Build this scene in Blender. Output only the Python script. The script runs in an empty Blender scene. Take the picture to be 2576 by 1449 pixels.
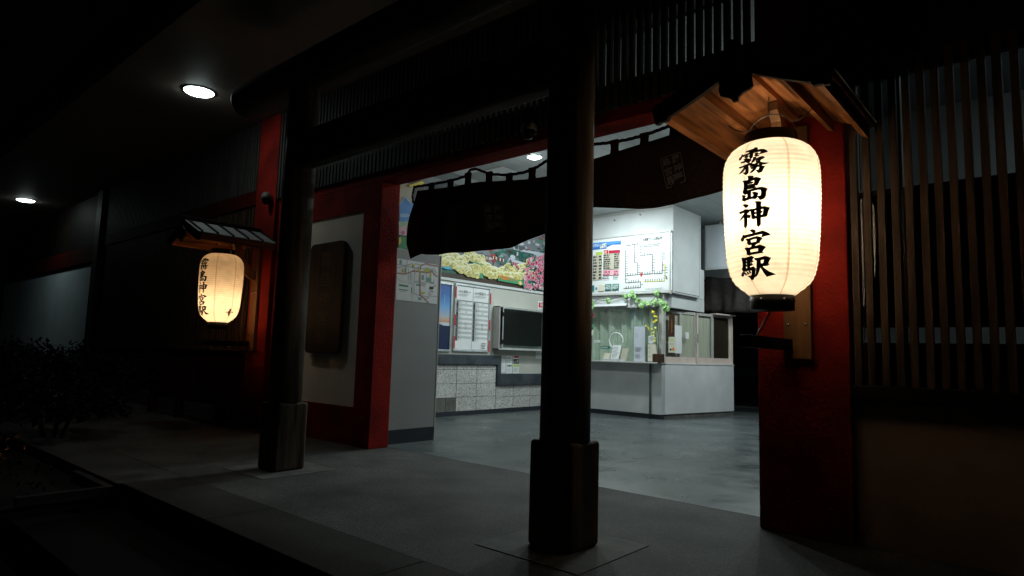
import bpy, bmesh, math, random
from mathutils import Matrix, Vector
S = bpy.context.scene
PI = math.pi
random.seed(11)

# ---------------------------------------------------------------- camera
cam_d = bpy.data.cameras.new("camera"); cam = bpy.data.objects.new("camera", cam_d)
S.collection.objects.link(cam); S.camera = cam
cam_d.sensor_width = 36.0; cam_d.lens = 1598.0/2576*36.0
cam_d.clip_start = 0.05; cam_d.clip_end = 500
cam.matrix_world = Matrix(((0.75472373, 0.046479188, 0.654394206, 0),
                           (0.655392477, -0.097818933, -0.748927338, 0),
                           (0.029202609, 0.994118273, -0.10428838, 1.15),
                           (0, 0, 0, 1)))
# ---------------------------------------------------------------- night sky
W = bpy.data.worlds.new("World"); S.world = W; W.use_nodes = True
nt = W.node_tree; bg = nt.nodes["Background"]
sky = nt.nodes.new("ShaderNodeTexSky"); sky.sky_type = 'NISHITA'; sky.sun_disc = False
sky.sun_elevation = math.radians(-4); sky.sun_rotation = math.radians(200)
nt.links.new(sky.outputs[0], bg.inputs[0]); bg.inputs[1].default_value = 0.004
# ---------------------------------------------------------------- exposure / render settings
S.view_settings.view_transform = 'Standard'; S.view_settings.look = 'None'
S.view_settings.exposure = 0.0; S.view_settings.gamma = 1.0
S.cycles.max_bounces = 8; S.cycles.diffuse_bounces = 5; S.cycles.transparent_max_bounces = 12
S.cycles.sample_clamp_indirect = 6.0
S.cycles.use_denoising = True

# ---------------------------------------------------------------- materials
def _nodes(name):
    m = bpy.data.materials.new(name); m.use_nodes = True
    return m, m.node_tree, m.node_tree.nodes["Principled BSDF"]
def mat(name, col, rough=.6, var=.15, scale=6, stretch=(1,1,1), bump=0., bscale=40, metal=0., spec=.4, col2=None, detail=5, dist=.01, rvar=0.):
    m, t, b = _nodes(name); N = t.nodes; L = t.links
    b.inputs["Roughness"].default_value = rough; b.inputs["Metallic"].default_value = metal
    b.inputs["Specular IOR Level"].default_value = spec
    tc = N.new("ShaderNodeTexCoord"); mp = N.new("ShaderNodeMapping"); mp.inputs["Scale"].default_value = stretch
    L.new(tc.outputs["Object"], mp.inputs[0])
    n = N.new("ShaderNodeTexNoise"); n.inputs["Scale"].default_value = scale; n.inputs["Detail"].default_value = detail
    L.new(mp.outputs[0], n.inputs["Vector"])
    r = N.new("ShaderNodeValToRGB"); r.color_ramp.elements[0].position = .32; r.color_ramp.elements[1].position = .68
    lo = [c*(1-var) for c in col]; hi = list(col2) if col2 else [min(1, c*(1+var)) for c in col]
    r.color_ramp.elements[0].color = (*lo, 1); r.color_ramp.elements[1].color = (*hi, 1)
    L.new(n.outputs["Fac"], r.inputs[0]); L.new(r.outputs[0], b.inputs["Base Color"])
    if rvar:
        n3 = N.new('ShaderNodeTexNoise'); n3.inputs['Scale'].default_value = 1.3; n3.inputs['Detail'].default_value = 8; n3.inputs['Roughness'].default_value = .65
        L.new(tc.outputs['Object'], n3.inputs['Vector'])
        q = N.new('ShaderNodeMapRange'); q.inputs[1].default_value = .35; q.inputs[2].default_value = .65; q.inputs[3].default_value = rough-rvar; q.inputs[4].default_value = rough+rvar
        L.new(n3.outputs['Fac'], q.inputs[0]); L.new(q.outputs[0], b.inputs['Roughness'])
    if bump:
        n2 = N.new("ShaderNodeTexNoise"); n2.inputs["Scale"].default_value = bscale; n2.inputs["Detail"].default_value = 3
        L.new(mp.outputs[0], n2.inputs["Vector"])
        bp = N.new("ShaderNodeBump"); bp.inputs["Strength"].default_value = bump; bp.inputs["Distance"].default_value = dist
        L.new(n2.outputs["Fac"], bp.inputs["Height"]); L.new(bp.outputs[0], b.inputs["Normal"])
    return m
def flat(name, col, rough=.55): return mat(name, col, rough, var=.05, scale=3)
def emit(name, col, strength):
    m, t, b = _nodes(name)
    b.inputs["Base Color"].default_value = (.8,.8,.8,1)
    b.inputs["Emission Color"].default_value = (*col, 1); b.inputs["Emission Strength"].default_value = strength
    return m
def wood(name, col, axis='z', rough=.6, var=.35, bump=.25, fine=14):
    st = {'x': (.08,1,1), 'y': (1,.08,1), 'z': (1,1,.08)}[axis]
    return mat(name, col, rough, var=var, scale=fine, stretch=st, spec=.15, bump=bump, bscale=fine*3, detail=7, dist=.004)
def speckle(name, cols, scale, rough=.6, bump=.1, big=.2, spec=.4):
    """salt-and-pepper stone: cells of random grey, with slow large stains"""
    m, t, b = _nodes(name); N = t.nodes; L = t.links
    b.inputs["Roughness"].default_value = rough; b.inputs["Specular IOR Level"].default_value = spec
    tc = N.new("ShaderNodeTexCoord")
    v = N.new("ShaderNodeTexVoronoi"); v.inputs["Scale"].default_value = scale
    L.new(tc.outputs["Object"], v.inputs["Vector"])
    r = N.new("ShaderNodeValToRGB"); r.color_ramp.interpolation = 'CONSTANT'
    for i, (p, c) in enumerate(cols):
        e = r.color_ramp.elements[i] if i < 2 else r.color_ramp.elements.new(p)
        e.position = p; e.color = (*c, 1)
    sp = N.new("ShaderNodeSeparateColor"); L.new(v.outputs["Color"], sp.inputs[0]); L.new(sp.outputs[0], r.inputs[0])
    n = N.new("ShaderNodeTexNoise"); n.inputs["Scale"].default_value = 1.7; n.inputs["Detail"].default_value = 6
    L.new(tc.outputs["Object"], n.inputs["Vector"])
    mr = N.new("ShaderNodeMapRange"); mr.inputs[1].default_value = .3; mr.inputs[2].default_value = .7
    mr.inputs[3].default_value = 1-big; mr.inputs[4].default_value = 1+big; L.new(n.outputs["Fac"], mr.inputs[0])
    mx = N.new("ShaderNodeVectorMath"); mx.operation = 'SCALE'
    L.new(r.outputs[0], mx.inputs[0]); L.new(mr.outputs[0], mx.inputs["Scale"]); L.new(mx.outputs[0], b.inputs["Base Color"])
    bp = N.new("ShaderNodeBump"); bp.inputs["Strength"].default_value = bump; bp.inputs["Distance"].default_value = .003
    L.new(v.outputs["Distance"], bp.inputs["Height"]); L.new(bp.outputs[0], b.inputs["Normal"])
    return m
def glass(name, tint=(.9,.95,.95), gloss=.05, rough=.02):
    m, t, b = _nodes(name); N = t.nodes; L = t.links
    tr = N.new("ShaderNodeBsdfTransparent"); tr.inputs[0].default_value = (*tint, 1)
    gl = N.new("ShaderNodeBsdfGlossy"); gl.inputs["Roughness"].default_value = rough
    mx = N.new("ShaderNodeMixShader"); mx.inputs[0].default_value = gloss
    L.new(tr.outputs[0], mx.inputs[1]); L.new(gl.outputs[0], mx.inputs[2])
    L.new(mx.outputs[0], N["Material Output"].inputs[0])
    return m
def paper(name, col, trans, seam_off):
    """thin washi shell: part diffuse, part translucent, overlapping paper seams every 1/7 turn"""
    m, t, b = _nodes(name); N = t.nodes; L = t.links
    tc = N.new("ShaderNodeTexCoord"); sx = N.new("ShaderNodeSeparateXYZ"); L.new(tc.outputs["Object"], sx.inputs[0])
    neg = N.new("ShaderNodeMath"); neg.operation = 'MULTIPLY'; neg.inputs[1].default_value = -1; L.new(sx.outputs[1], neg.inputs[0])
    at = N.new("ShaderNodeMath"); at.operation = 'ARCTAN2'; L.new(sx.outputs[0], at.inputs[0]); L.new(neg.outputs[0], at.inputs[1])
    ad = N.new("ShaderNodeMath"); ad.operation = 'ADD'; ad.inputs[1].default_value = -seam_off + 20*PI; L.new(at.outputs[0], ad.inputs[0])
    dv = N.new("ShaderNodeMath"); dv.operation = 'MULTIPLY'; dv.inputs[1].default_value = 7/(2*PI); L.new(ad.outputs[0], dv.inputs[0])
    fr = N.new("ShaderNodeMath"); fr.operation = 'FRACT'; L.new(dv.outputs[0], fr.inputs[0])
    lt = N.new("ShaderNodeMath"); lt.operation = 'LESS_THAN'; lt.inputs[1].default_value = .055; L.new(fr.outputs[0], lt.inputs[0])
    n = N.new("ShaderNodeTexNoise"); n.inputs["Scale"].default_value = 9; n.inputs["Detail"].default_value = 6; L.new(tc.outputs["Object"], n.inputs["Vector"])
    r = N.new("ShaderNodeValToRGB"); r.color_ramp.elements[0].position = .35; r.color_ramp.elements[1].position = .6
    r.color_ramp.elements[0].color = (*[c*.86 for c in col], 1); r.color_ramp.elements[1].color = (*col, 1); L.new(n.outputs["Fac"], r.inputs[0])
    mc = N.new("ShaderNodeMix"); mc.data_type = 'RGBA'; L.new(lt.outputs[0], mc.inputs[0]); L.new(r.outputs[0], mc.inputs[6])
    mc.inputs[7].default_value = (col[0]*.70, col[1]*.64, col[2]*.55, 1)
    df = N.new("ShaderNodeBsdfDiffuse"); tl = N.new("ShaderNodeBsdfTranslucent")
    L.new(mc.outputs[2], df.inputs[0]); L.new(mc.outputs[2], tl.inputs[0])
    mx = N.new("ShaderNodeMixShader"); mx.inputs[0].default_value = trans
    L.new(df.outputs[0], mx.inputs[1]); L.new(tl.outputs[0], mx.inputs[2]); L.new(mx.outputs[0], N["Material Output"].inputs[0])
    return m
def boards(name, col, axis, pitch, gap=.012, rough=.6, dark=.35, var=.06):
    """panels with straight joints every `pitch` metres along an axis"""
    m = mat(name, col, rough, var=var, scale=3); t = m.node_tree; N = t.nodes; L = t.links; b = N["Principled BSDF"]
    tc = N.new("ShaderNodeTexCoord"); sx = N.new("ShaderNodeSeparateXYZ"); L.new(tc.outputs["Object"], sx.inputs[0])
    d = N.new("ShaderNodeMath"); d.operation = 'MULTIPLY'; d.inputs[1].default_value = 1/pitch; L.new(sx.outputs['xyz'.index(axis)], d.inputs[0])
    a = N.new("ShaderNodeMath"); a.operation = 'ADD'; a.inputs[1].default_value = 1000; L.new(d.outputs[0], a.inputs[0])
    f = N.new("ShaderNodeMath"); f.operation = 'FRACT'; L.new(a.outputs[0], f.inputs[0])
    l = N.new("ShaderNodeMath"); l.operation = 'LESS_THAN'; l.inputs[1].default_value = gap/pitch; L.new(f.outputs[0], l.inputs[0])
    src = b.inputs["Base Color"].links[0].from_socket
    mc = N.new("ShaderNodeMix"); mc.data_type = 'RGBA'; L.new(l.outputs[0], mc.inputs[0]); L.new(src, mc.inputs[6])
    mc.inputs[7].default_value = (*[c*dark for c in col], 1); L.new(mc.outputs[2], b.inputs["Base Color"])
    return m

M = {}
M['red'] = mat('red_stucco', (.235,.012,.007), .85, var=.38, scale=2.2, bump=.6, bscale=45, dist=.012, spec=.15)
M['red_wood'] = mat('red_painted_wood', (.06,.005,.004), .7, spec=.1, var=.2, scale=4, bump=.1)
M['torii'] = wood('weathered_torii_wood', (.085,.060,.043), 'z', var=.8, bump=.9, fine=11)
M['torii_h'] = wood('weathered_torii_beam', (.042,.035,.03), 'x', var=.5, bump=.5)
M['slat'] = wood('dark_slat_wood', (.054,.033,.022), 'z', fine=20, var=.6)
M['slat_grey'] = wood('grey_slat_wood', (.058,.055,.051), 'z', fine=20)
M['dark'] = wood('dark_stained_timber', (.011,.008,.007), 'x')
M['soffit'] = boards('soffit_board', (.25,.215,.19), 'x', .91, gap=.006, dark=.7)
M['lwood'] = wood('cedar_board', (.25,.095,.031), 'y', fine=22, var=.6)
M['lwood_v'] = wood('cedar_post', (.17,.082,.034), 'z', fine=12, var=.35)
M['blackp'] = mat('black_lacquer', (.008,.007,.006), .4, var=.2, spec=.2)
M['dark_metal'] = mat('dark_grey_metal', (.022,.022,.025), .55, var=.2)
M['fitting'] = mat('grey_fitting', (.14,.135,.13), .6, var=.2)
M['iron'] = mat('dark_iron', (.10,.09,.08), .4, metal=.8)
M['steel'] = mat('steel', (.6,.6,.6), .25, metal=1.)
M['roofmetal'] = mat('grey_sheet_metal', (.30,.31,.31), .5, var=.12, metal=.2)
M['hallfloor'] = mat('sealed_concrete', (.072,.082,.086), .36, var=.22, scale=1.4, bump=.06, bscale=20, detail=11, rvar=.14)
M['porch'] = speckle('exposed_aggregate', [(0,(.052,.051,.05)),(.35,(.074,.072,.069)),(.7,(.033,.032,.031)),(.9,(.125,.12,.115))], 160, .8, .3, .5)
M['kerb'] = speckle('granite_strip', [(0,(.050,.047,.042)),(.5,(.035,.033,.029)),(.8,(.075,.07,.062))], 230, .75, .15, .3, spec=.12)
M['asphalt'] = speckle('asphalt', [(0,(.045,.045,.047)),(.5,(.06,.06,.06)),(.85,(.035,.035,.036))], 150, .9, .4, spec=.1)
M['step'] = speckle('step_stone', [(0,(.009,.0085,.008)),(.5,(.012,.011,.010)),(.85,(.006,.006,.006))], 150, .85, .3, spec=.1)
M['pad'] = mat('concrete_pad', (.11,.107,.10), .8, var=.3, scale=7, bump=.2)
M['granite'] = speckle('speckled_granite', [(0,(.56,.55,.54)),(.42,(.38,.37,.365)),(.70,(.15,.145,.14)),(.84,(.68,.67,.66))], 80, .5, .1, .12)
M['grout'] = flat('dark_grout', (.03,.03,.032))
M['slate'] = mat('blue_slate', (.055,.066,.08), .4, var=.35, scale=5, bump=.1)
M['wallgrey'] = mat('cream_grey_wall', (.50,.50,.46), .6, var=.06, scale=2)
M['panelgrey'] = mat('grey_partition', (.30,.31,.31), .5, var=.06, scale=2)
M['skirt'] = mat('dark_skirting', (.025,.03,.04), .4)
M['white'] = mat('white_painted_board', (.62,.64,.65), .55, var=.06, scale=2.5)
M['endwall'] = mat('bluish_end_wall', (.70,.82,.88), .8, var=.08, scale=1.5)
M['plaster'] = mat('white_plaster', (.84,.80,.74), .85, var=.06, scale=2, bump=.08)
M['counter'] = mat('painted_counter_wall', (.46,.47,.48), .55, var=.10, scale=2.2, bump=.1, bscale=90, dist=.004)
M['counter2'] = mat('painted_counter_side', (.66,.66,.68), .55, var=.10, scale=2.0, bump=.15, bscale=60, dist=.005)
M['ceiling'] = boards('ceiling_board', (.33,.355,.36), 'x', .455, gap=.008, dark=.45)
M['alu'] = mat('pale_aluminium', (.50,.49,.475), .45, var=.08, metal=.15)
M['alup'] = mat('pinkish_sash', (.66,.54,.49), .5, var=.08)
M['silver'] = mat('silver_frame', (.62,.65,.68), .3, metal=.6)
M['cloth'] = mat('dark_brown_cloth', (.045,.025,.020), .95, var=.2, scale=30, spec=.1)
M['cloth2'] = mat('black_cloth', (.05,.042,.042), .95, var=.2, scale=12, spec=.1)
M['seal'] = flat('pale_stamp_ink', (.23,.21,.205), .9)
M['rope'] = mat('black_rope', (.018,.015,.014), .9, bump=.5, bscale=80)
M['curtain'] = mat('pale_green_curtain', (.56,.57,.46), .85, var=.08, scale=3)
M['glass'] = glass('clear_glass')
M['cabinet_glass'] = glass('dusty_cabinet_glass', (.88,.92,.92), .02, .3)
M['wglass'] = glass('window_glass', (.75,.8,.8), .045, .03)
M['black'] = flat('black_ink', (.012,.010,.010), .7)
M['screen'] = mat('dark_screen', (.006,.006,.006), .3, var=.1, spec=.15)
M['spandrel'] = mat('beige_spandrel', (.36,.25,.17), .85, var=.15, scale=3, bump=.2)
M['black_void'] = flat('near_black', (.02,.02,.022), .9)  # near-black colour; at the exit it stands in for darkness
M['plaque'] = wood('old_plaque_wood', (.052,.029,.016), 'z', fine=10, var=.5)
M['plaque_ink'] = flat('carved_hollow', (.14,.085,.05), .8)
M['leaf'] = mat('leaf', (.008,.012,.007), .8, var=.5, scale=20, spec=.1)
M['soil'] = mat('soil', (.010,.008,.006), .95, var=.4, scale=12, bump=.5)
def ramp_z(name, stops, z0, z1):
    m, t, b = _nodes(name); N = t.nodes; L = t.links
    tc = N.new("ShaderNodeTexCoord"); sx = N.new("ShaderNodeSeparateXYZ"); L.new(tc.outputs["Object"], sx.inputs[0])
    q = N.new("ShaderNodeMapRange"); q.inputs[1].default_value = z0; q.inputs[2].default_value = z1; L.new(sx.outputs[2], q.inputs[0])
    r = N.new("ShaderNodeValToRGB"); L.new(q.outputs[0], r.inputs[0]); L.new(r.outputs[0], b.inputs["Base Color"]); b.inputs["Roughness"].default_value = .3
    for i, (p, c) in enumerate(stops):
        e = r.color_ramp.elements[i] if i < 2 else r.color_ramp.elements.new(p)
        e.position = p; e.color = (*c, 1)
    return m
M['brick'] = mat('pale_edging', (.028,.026,.026), .85, var=.25, scale=9)
M['petal_o'] = flat('orange_petal', (.45,.16,.05))
PALETTE = dict(w=(.78,.80,.81), k=(.02,.02,.022), red=(.55,.02,.035), crim=(.42,.02,.06), pink=(.62,.13,.25), mag=(.45,.015,.10), palepink=(.74,.48,.55),
  gold=(.58,.44,.06), goldrim=(.80,.78,.52), teal=(.012,.18,.13), dteal=(.02,.10,.08), water=(.05,.42,.58), blue=(.05,.17,.52), sky=(.10,.32,.75), lblue=(.35,.55,.82),
  mist=(.52,.56,.62), slateg=(.14,.16,.19), stone=(.20,.21,.24), shrine=(.33,.03,.035), brown=(.045,.026,.016), orange=(.85,.24,.02), green=(.06,.30,.14), lgreen=(.35,.55,.38),
  beige=(.52,.48,.36), yellow=(.80,.62,.05), lime=(.45,.58,.10), cream=(.72,.68,.56), greyl=(.50,.52,.54), greym=(.28,.29,.31), greyd=(.10,.11,.12), tab=(.50,.46,.38),
  navy=(.008,.02,.07), dusk=(.62,.30,.18), rose=(.75,.45,.50), darkred=(.10,.022,.014), tealp=(.02,.20,.17), mapgreen=(.22,.38,.34), mapred=(.45,.18,.15), mapyel=(.62,.55,.12), photo=(.05,.05,.04), lav=(.55,.58,.66), sign=(.80,.85,.92), stain=(.17,.08,.035))
def C(k):
    n = 'ink_'+k
    return bpy.data.materials.get(n) or flat(n, PALETTE[k], .5)
def gold_mat():
    m = bpy.data.materials.get('gold_leaf_paint')
    return m or mat('gold_leaf_paint', (.44,.36,.07), .5, var=.35, scale=24, col2=(.84,.76,.32))

# ---------------------------------------------------------------- object helpers
def thing(name, label, cat, loc=(0,0,0), rz=0, group=None):
    o = bpy.data.objects.new(name, None); S.collection.objects.link(o)
    o.location = loc; o.rotation_euler = (0,0,rz); o.empty_display_size = .2
    o['label'] = label; o['category'] = cat
    if group: o['group'] = group
    return o
def tag(o, label, cat, group=None):
    o['label'] = label; o['category'] = cat
    if group: o['group'] = group
    return o
def struct(o, kind='structure'): o['kind'] = kind; return o
class MB:
    def __init__(s): s.v = []; s.f = []; s.mi = []; s.mats = []; s.sm = []
    def m(s, mt):
        if mt not in s.mats: s.mats.append(mt)
        return s.mats.index(mt)
    def add(s, vs, fs, mt, smooth=False):
        b = len(s.v); k = s.m(mt); s.v += [tuple(p) for p in vs]
        for f in fs: s.f.append([b+i for i in f]); s.mi.append(k); s.sm.append(smooth)
        return s
    def box(s, x0,x1,y0,y1,z0,z1, mt, M4=None):
        vs = [(x,y,z) for z in (z0,z1) for y in (y0,y1) for x in (x0,x1)]
        if M4 is not None: vs = [tuple(M4 @ Vector(p)) for p in vs]
        return s.add(vs, [(0,2,3,1),(4,5,7,6),(0,1,5,4),(2,6,7,3),(0,4,6,2),(1,3,7,5)], mt)
    def lathe(s, prof, mt, c=(0,0,0), n=32, smooth=True, M4=None, caps=True):
        vs = []; fs = []
        for r, z in prof:
            for i in range(n):
                a = 2*PI*i/n; p = Vector((c[0]+r*math.cos(a), c[1]+r*math.sin(a), c[2]+z))
                vs.append(tuple(M4 @ p) if M4 is not None else tuple(p))
        for j in range(len(prof)-1):
            for i in range(n):
                k = (i+1) % n; fs.append((j*n+i, j*n+k, (j+1)*n+k, (j+1)*n+i))
        s.add(vs, fs, mt, smooth)
        if caps:
            b = len(s.v)-len(vs); k = s.m(mt)
            for f in (list(range(b+n-1, b-1, -1)), list(range(b+(len(prof)-1)*n, b+len(prof)*n))):
                s.f.append(f); s.mi.append(k); s.sm.append(False)
        return s
    def tube(s, path, r, mt, n=8, smooth=True):
        path = [Vector(p) for p in path]; vs = []; fs = []; up = Vector((0,0,1))
        for i, p in enumerate(path):
            d = (path[min(i+1,len(path)-1)]-path[max(i-1,0)]).normalized()
            a = d.cross(up if abs(d.z) < .95 else Vector((1,0,0))).normalized(); b2 = d.cross(a)
            rr = r[i] if isinstance(r, (list,tuple)) else r
            for k in range(n):
                t = 2*PI*k/n; vs.append(tuple(p + a*(rr*math.cos(t)) + b2*(rr*math.sin(t))))
        for i in range(len(path)-1):
            for k in range(n):
                q = (k+1) % n; fs.append((i*n+k, i*n+q, (i+1)*n+q, (i+1)*n+k))
        fs.append(tuple(range(n-1,-1,-1))); fs.append(tuple(range((len(path)-1)*n, len(path)*n)))
        return s.add(vs, fs, mt, smooth)
    def prism(s, poly, fn, d0, d1, mt):
        """poly: 2-D outline; fn(u,v,d)->xyz"""
        n = len(poly); vs = [fn(u,v,d0) for u,v in poly] + [fn(u,v,d1) for u,v in poly]
        fs = [tuple(range(n)), tuple(range(2*n-1, n-1, -1))] + [(i, n+i, n+(i+1)%n, (i+1)%n) for i in range(n)]
        return s.add(vs, fs, mt)
    def build(s, name, parent=None, bevel=0, label=None, seg=2):
        me = bpy.data.meshes.new(name); off = Vector((0,0,0)); inv = None
        if parent is not None:
            chain = []; q = parent
            mw = Matrix.Identity(4)
            while q is not None: chain.append(q.matrix_basis.copy()); q = q.parent
            for mb in chain: mw = mb @ mw
            inv = mw.inverted()
        vs = [tuple(inv @ Vector(p)) for p in s.v] if inv is not None else s.v
        me.from_pydata(vs, [], s.f)
        for mt in s.mats: me.materials.append(mt)
        me.polygons.foreach_set('material_index', s.mi); me.polygons.foreach_set('use_smooth', s.sm)
        bm = bmesh.new(); bm.from_mesh(me)
        ng = [f for f in bm.faces if len(f.verts) > 4]
        if ng: bmesh.ops.triangulate(bm, faces=ng)
        bm.to_mesh(me); bm.free(); me.update()
        o = bpy.data.objects.new(name, me); S.collection.objects.link(o)
        if parent is not None: o.parent = parent
        if bevel:
            b = o.modifiers.new('bevel','BEVEL'); b.width = bevel; b.segments = seg; b.limit_method = 'ANGLE'; b.angle_limit = math.radians(50)
        if label: o['label'] = label
        return o
def bx(name, parent, x0,x1,y0,y1,z0,z1, mt, bevel=.004, label=None):
    return MB().box(x0,x1,y0,y1,z0,z1,mt).build(name, parent, bevel, label)
def dup(o, parent=None, loc=None):
    c = o.copy(); S.collection.objects.link(c)
    if parent is not None: c.parent = parent
    if loc is not None: c.location = loc
    for ch in list(o.children): dup(ch, c)
    return c
# flat 2-D lettering from the built-in font, as triangles
_tc = {}
def glyphs(txt, bold=0):
    if (txt,bold) in _tc: return _tc[txt,bold]
    cu = bpy.data.curves.new('lettering','FONT'); cu.body = txt; cu.size = 1; cu.fill_mode = 'FRONT'; cu.resolution_u = 2; cu.offset = bold
    o = bpy.data.objects.new('lettering', cu); S.collection.objects.link(o)
    bpy.context.view_layer.update()
    me = bpy.data.meshes.new_from_object(o.evaluated_get(bpy.context.evaluated_depsgraph_get()))
    vs = [(v.co.x, v.co.y) for v in me.vertices]; fs = [tuple(p.vertices) for p in me.polygons]
    bpy.data.objects.remove(o); bpy.data.curves.remove(cu); bpy.data.meshes.remove(me)
    if vs:
        x0 = min(v[0] for v in vs); x1 = max(v[0] for v in vs); y0 = min(v[1] for v in vs); y1 = max(v[1] for v in vs)
        vs = [((x-x0)/(x1-x0 or 1), (y-y0)/(y1-y0 or 1)) for x,y in vs]
        asp = (x1-x0)/((y1-y0) or 1)
    else: asp = 1
    _tc[txt,bold] = (vs, fs, asp); return _tc[txt,bold]
class Board:
    """flat artwork on a plane: u to the viewer's right, v up, n towards the viewer, each layer a hair further out"""
    def __init__(s, o, axis, h=.0008):
        s.o = Vector(o); s.h = h; s.mb = MB(); s.l = 0
        s.U, s.Nn = {'+x': (Vector((0,1,0)), Vector((1,0,0))), '-y': (Vector((1,0,0)), Vector((0,-1,0)))}[axis] if isinstance(axis, str) else axis
    def p(s, u, v, l): return s.o + s.U*u + Vector((0,0,v)) + s.Nn*(l*s.h)
    def poly(s, pts, mt, layer=None):
        if layer is None: s.l += 1; layer = s.l
        s.mb.add([s.p(u,v,layer) for u,v in pts], [tuple(range(len(pts)))], mt); return s
    def rect(s, u0,v0,u1,v1, mt, layer=None): return s.poly([(u0,v0),(u1,v0),(u1,v1),(u0,v1)], mt, layer)
    def line(s, pts, w, mt, layer=None):
        if layer is None: s.l += 1; layer = s.l
        for i, ((a,b),(c,d)) in enumerate(zip(pts, pts[1:])):
            dx, dy = c-a, d-b; L = math.hypot(dx,dy) or 1; nx, ny = -dy/L*w/2, dx/L*w/2; ex, ey = dx/L*w/2, dy/L*w/2
            s.mb.add([s.p(a-ex+nx,b-ey+ny,layer+.1*(i%2)), s.p(a-ex-nx,b-ey-ny,layer+.1*(i%2)), s.p(c+ex-nx,d+ey-ny,layer+.1*(i%2)), s.p(c+ex+nx,d+ey+ny,layer+.1*(i%2))], [(0,1,2,3)], mt)
        return s
    def text(s, txt, u0, v0, w, h, mt, layer=None, bold=0, skew=0):
        if layer is None: s.l += 1; layer = s.l
        vs, fs, a = glyphs(txt, bold)
        s.mb.add([s.p(u0+x*w, v0+y*h+x*skew, layer) for x,y in vs], fs, mt); return s
    def ell(s, cu, cv, ru, rv, mt, n=20, layer=None):
        return s.poly([(cu+ru*math.cos(2*PI*i/n), cv+rv*math.sin(2*PI*i/n)) for i in range(n)], mt, layer)
    def greek(s, u0, v0, u1, v1, rows, mt, seed=0, fill=.9):
        """rows of small illegible print"""
        rnd = random.Random(seed); s.l += 1; dv = (v1-v0)/rows
        for r in range(rows):
            u = u0; end = u0 + (u1-u0)*rnd.uniform(fill*.7, fill)
            while u < end:
                w = rnd.uniform(.3,1.6)*dv
                s.mb.add([s.p(a,b,s.l) for a,b in ((u,v0+dv*(r+.3)),(min(u+w,end),v0+dv*(r+.3)),(min(u+w,end),v0+dv*(r+.75)),(u,v0+dv*(r+.75)))], [(0,1,2,3)], mt)
                u += w + rnd.uniform(.15,.4)*dv
        return s
    def build(s, *a, **k): return s.mb.build(*a, **k)

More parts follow.
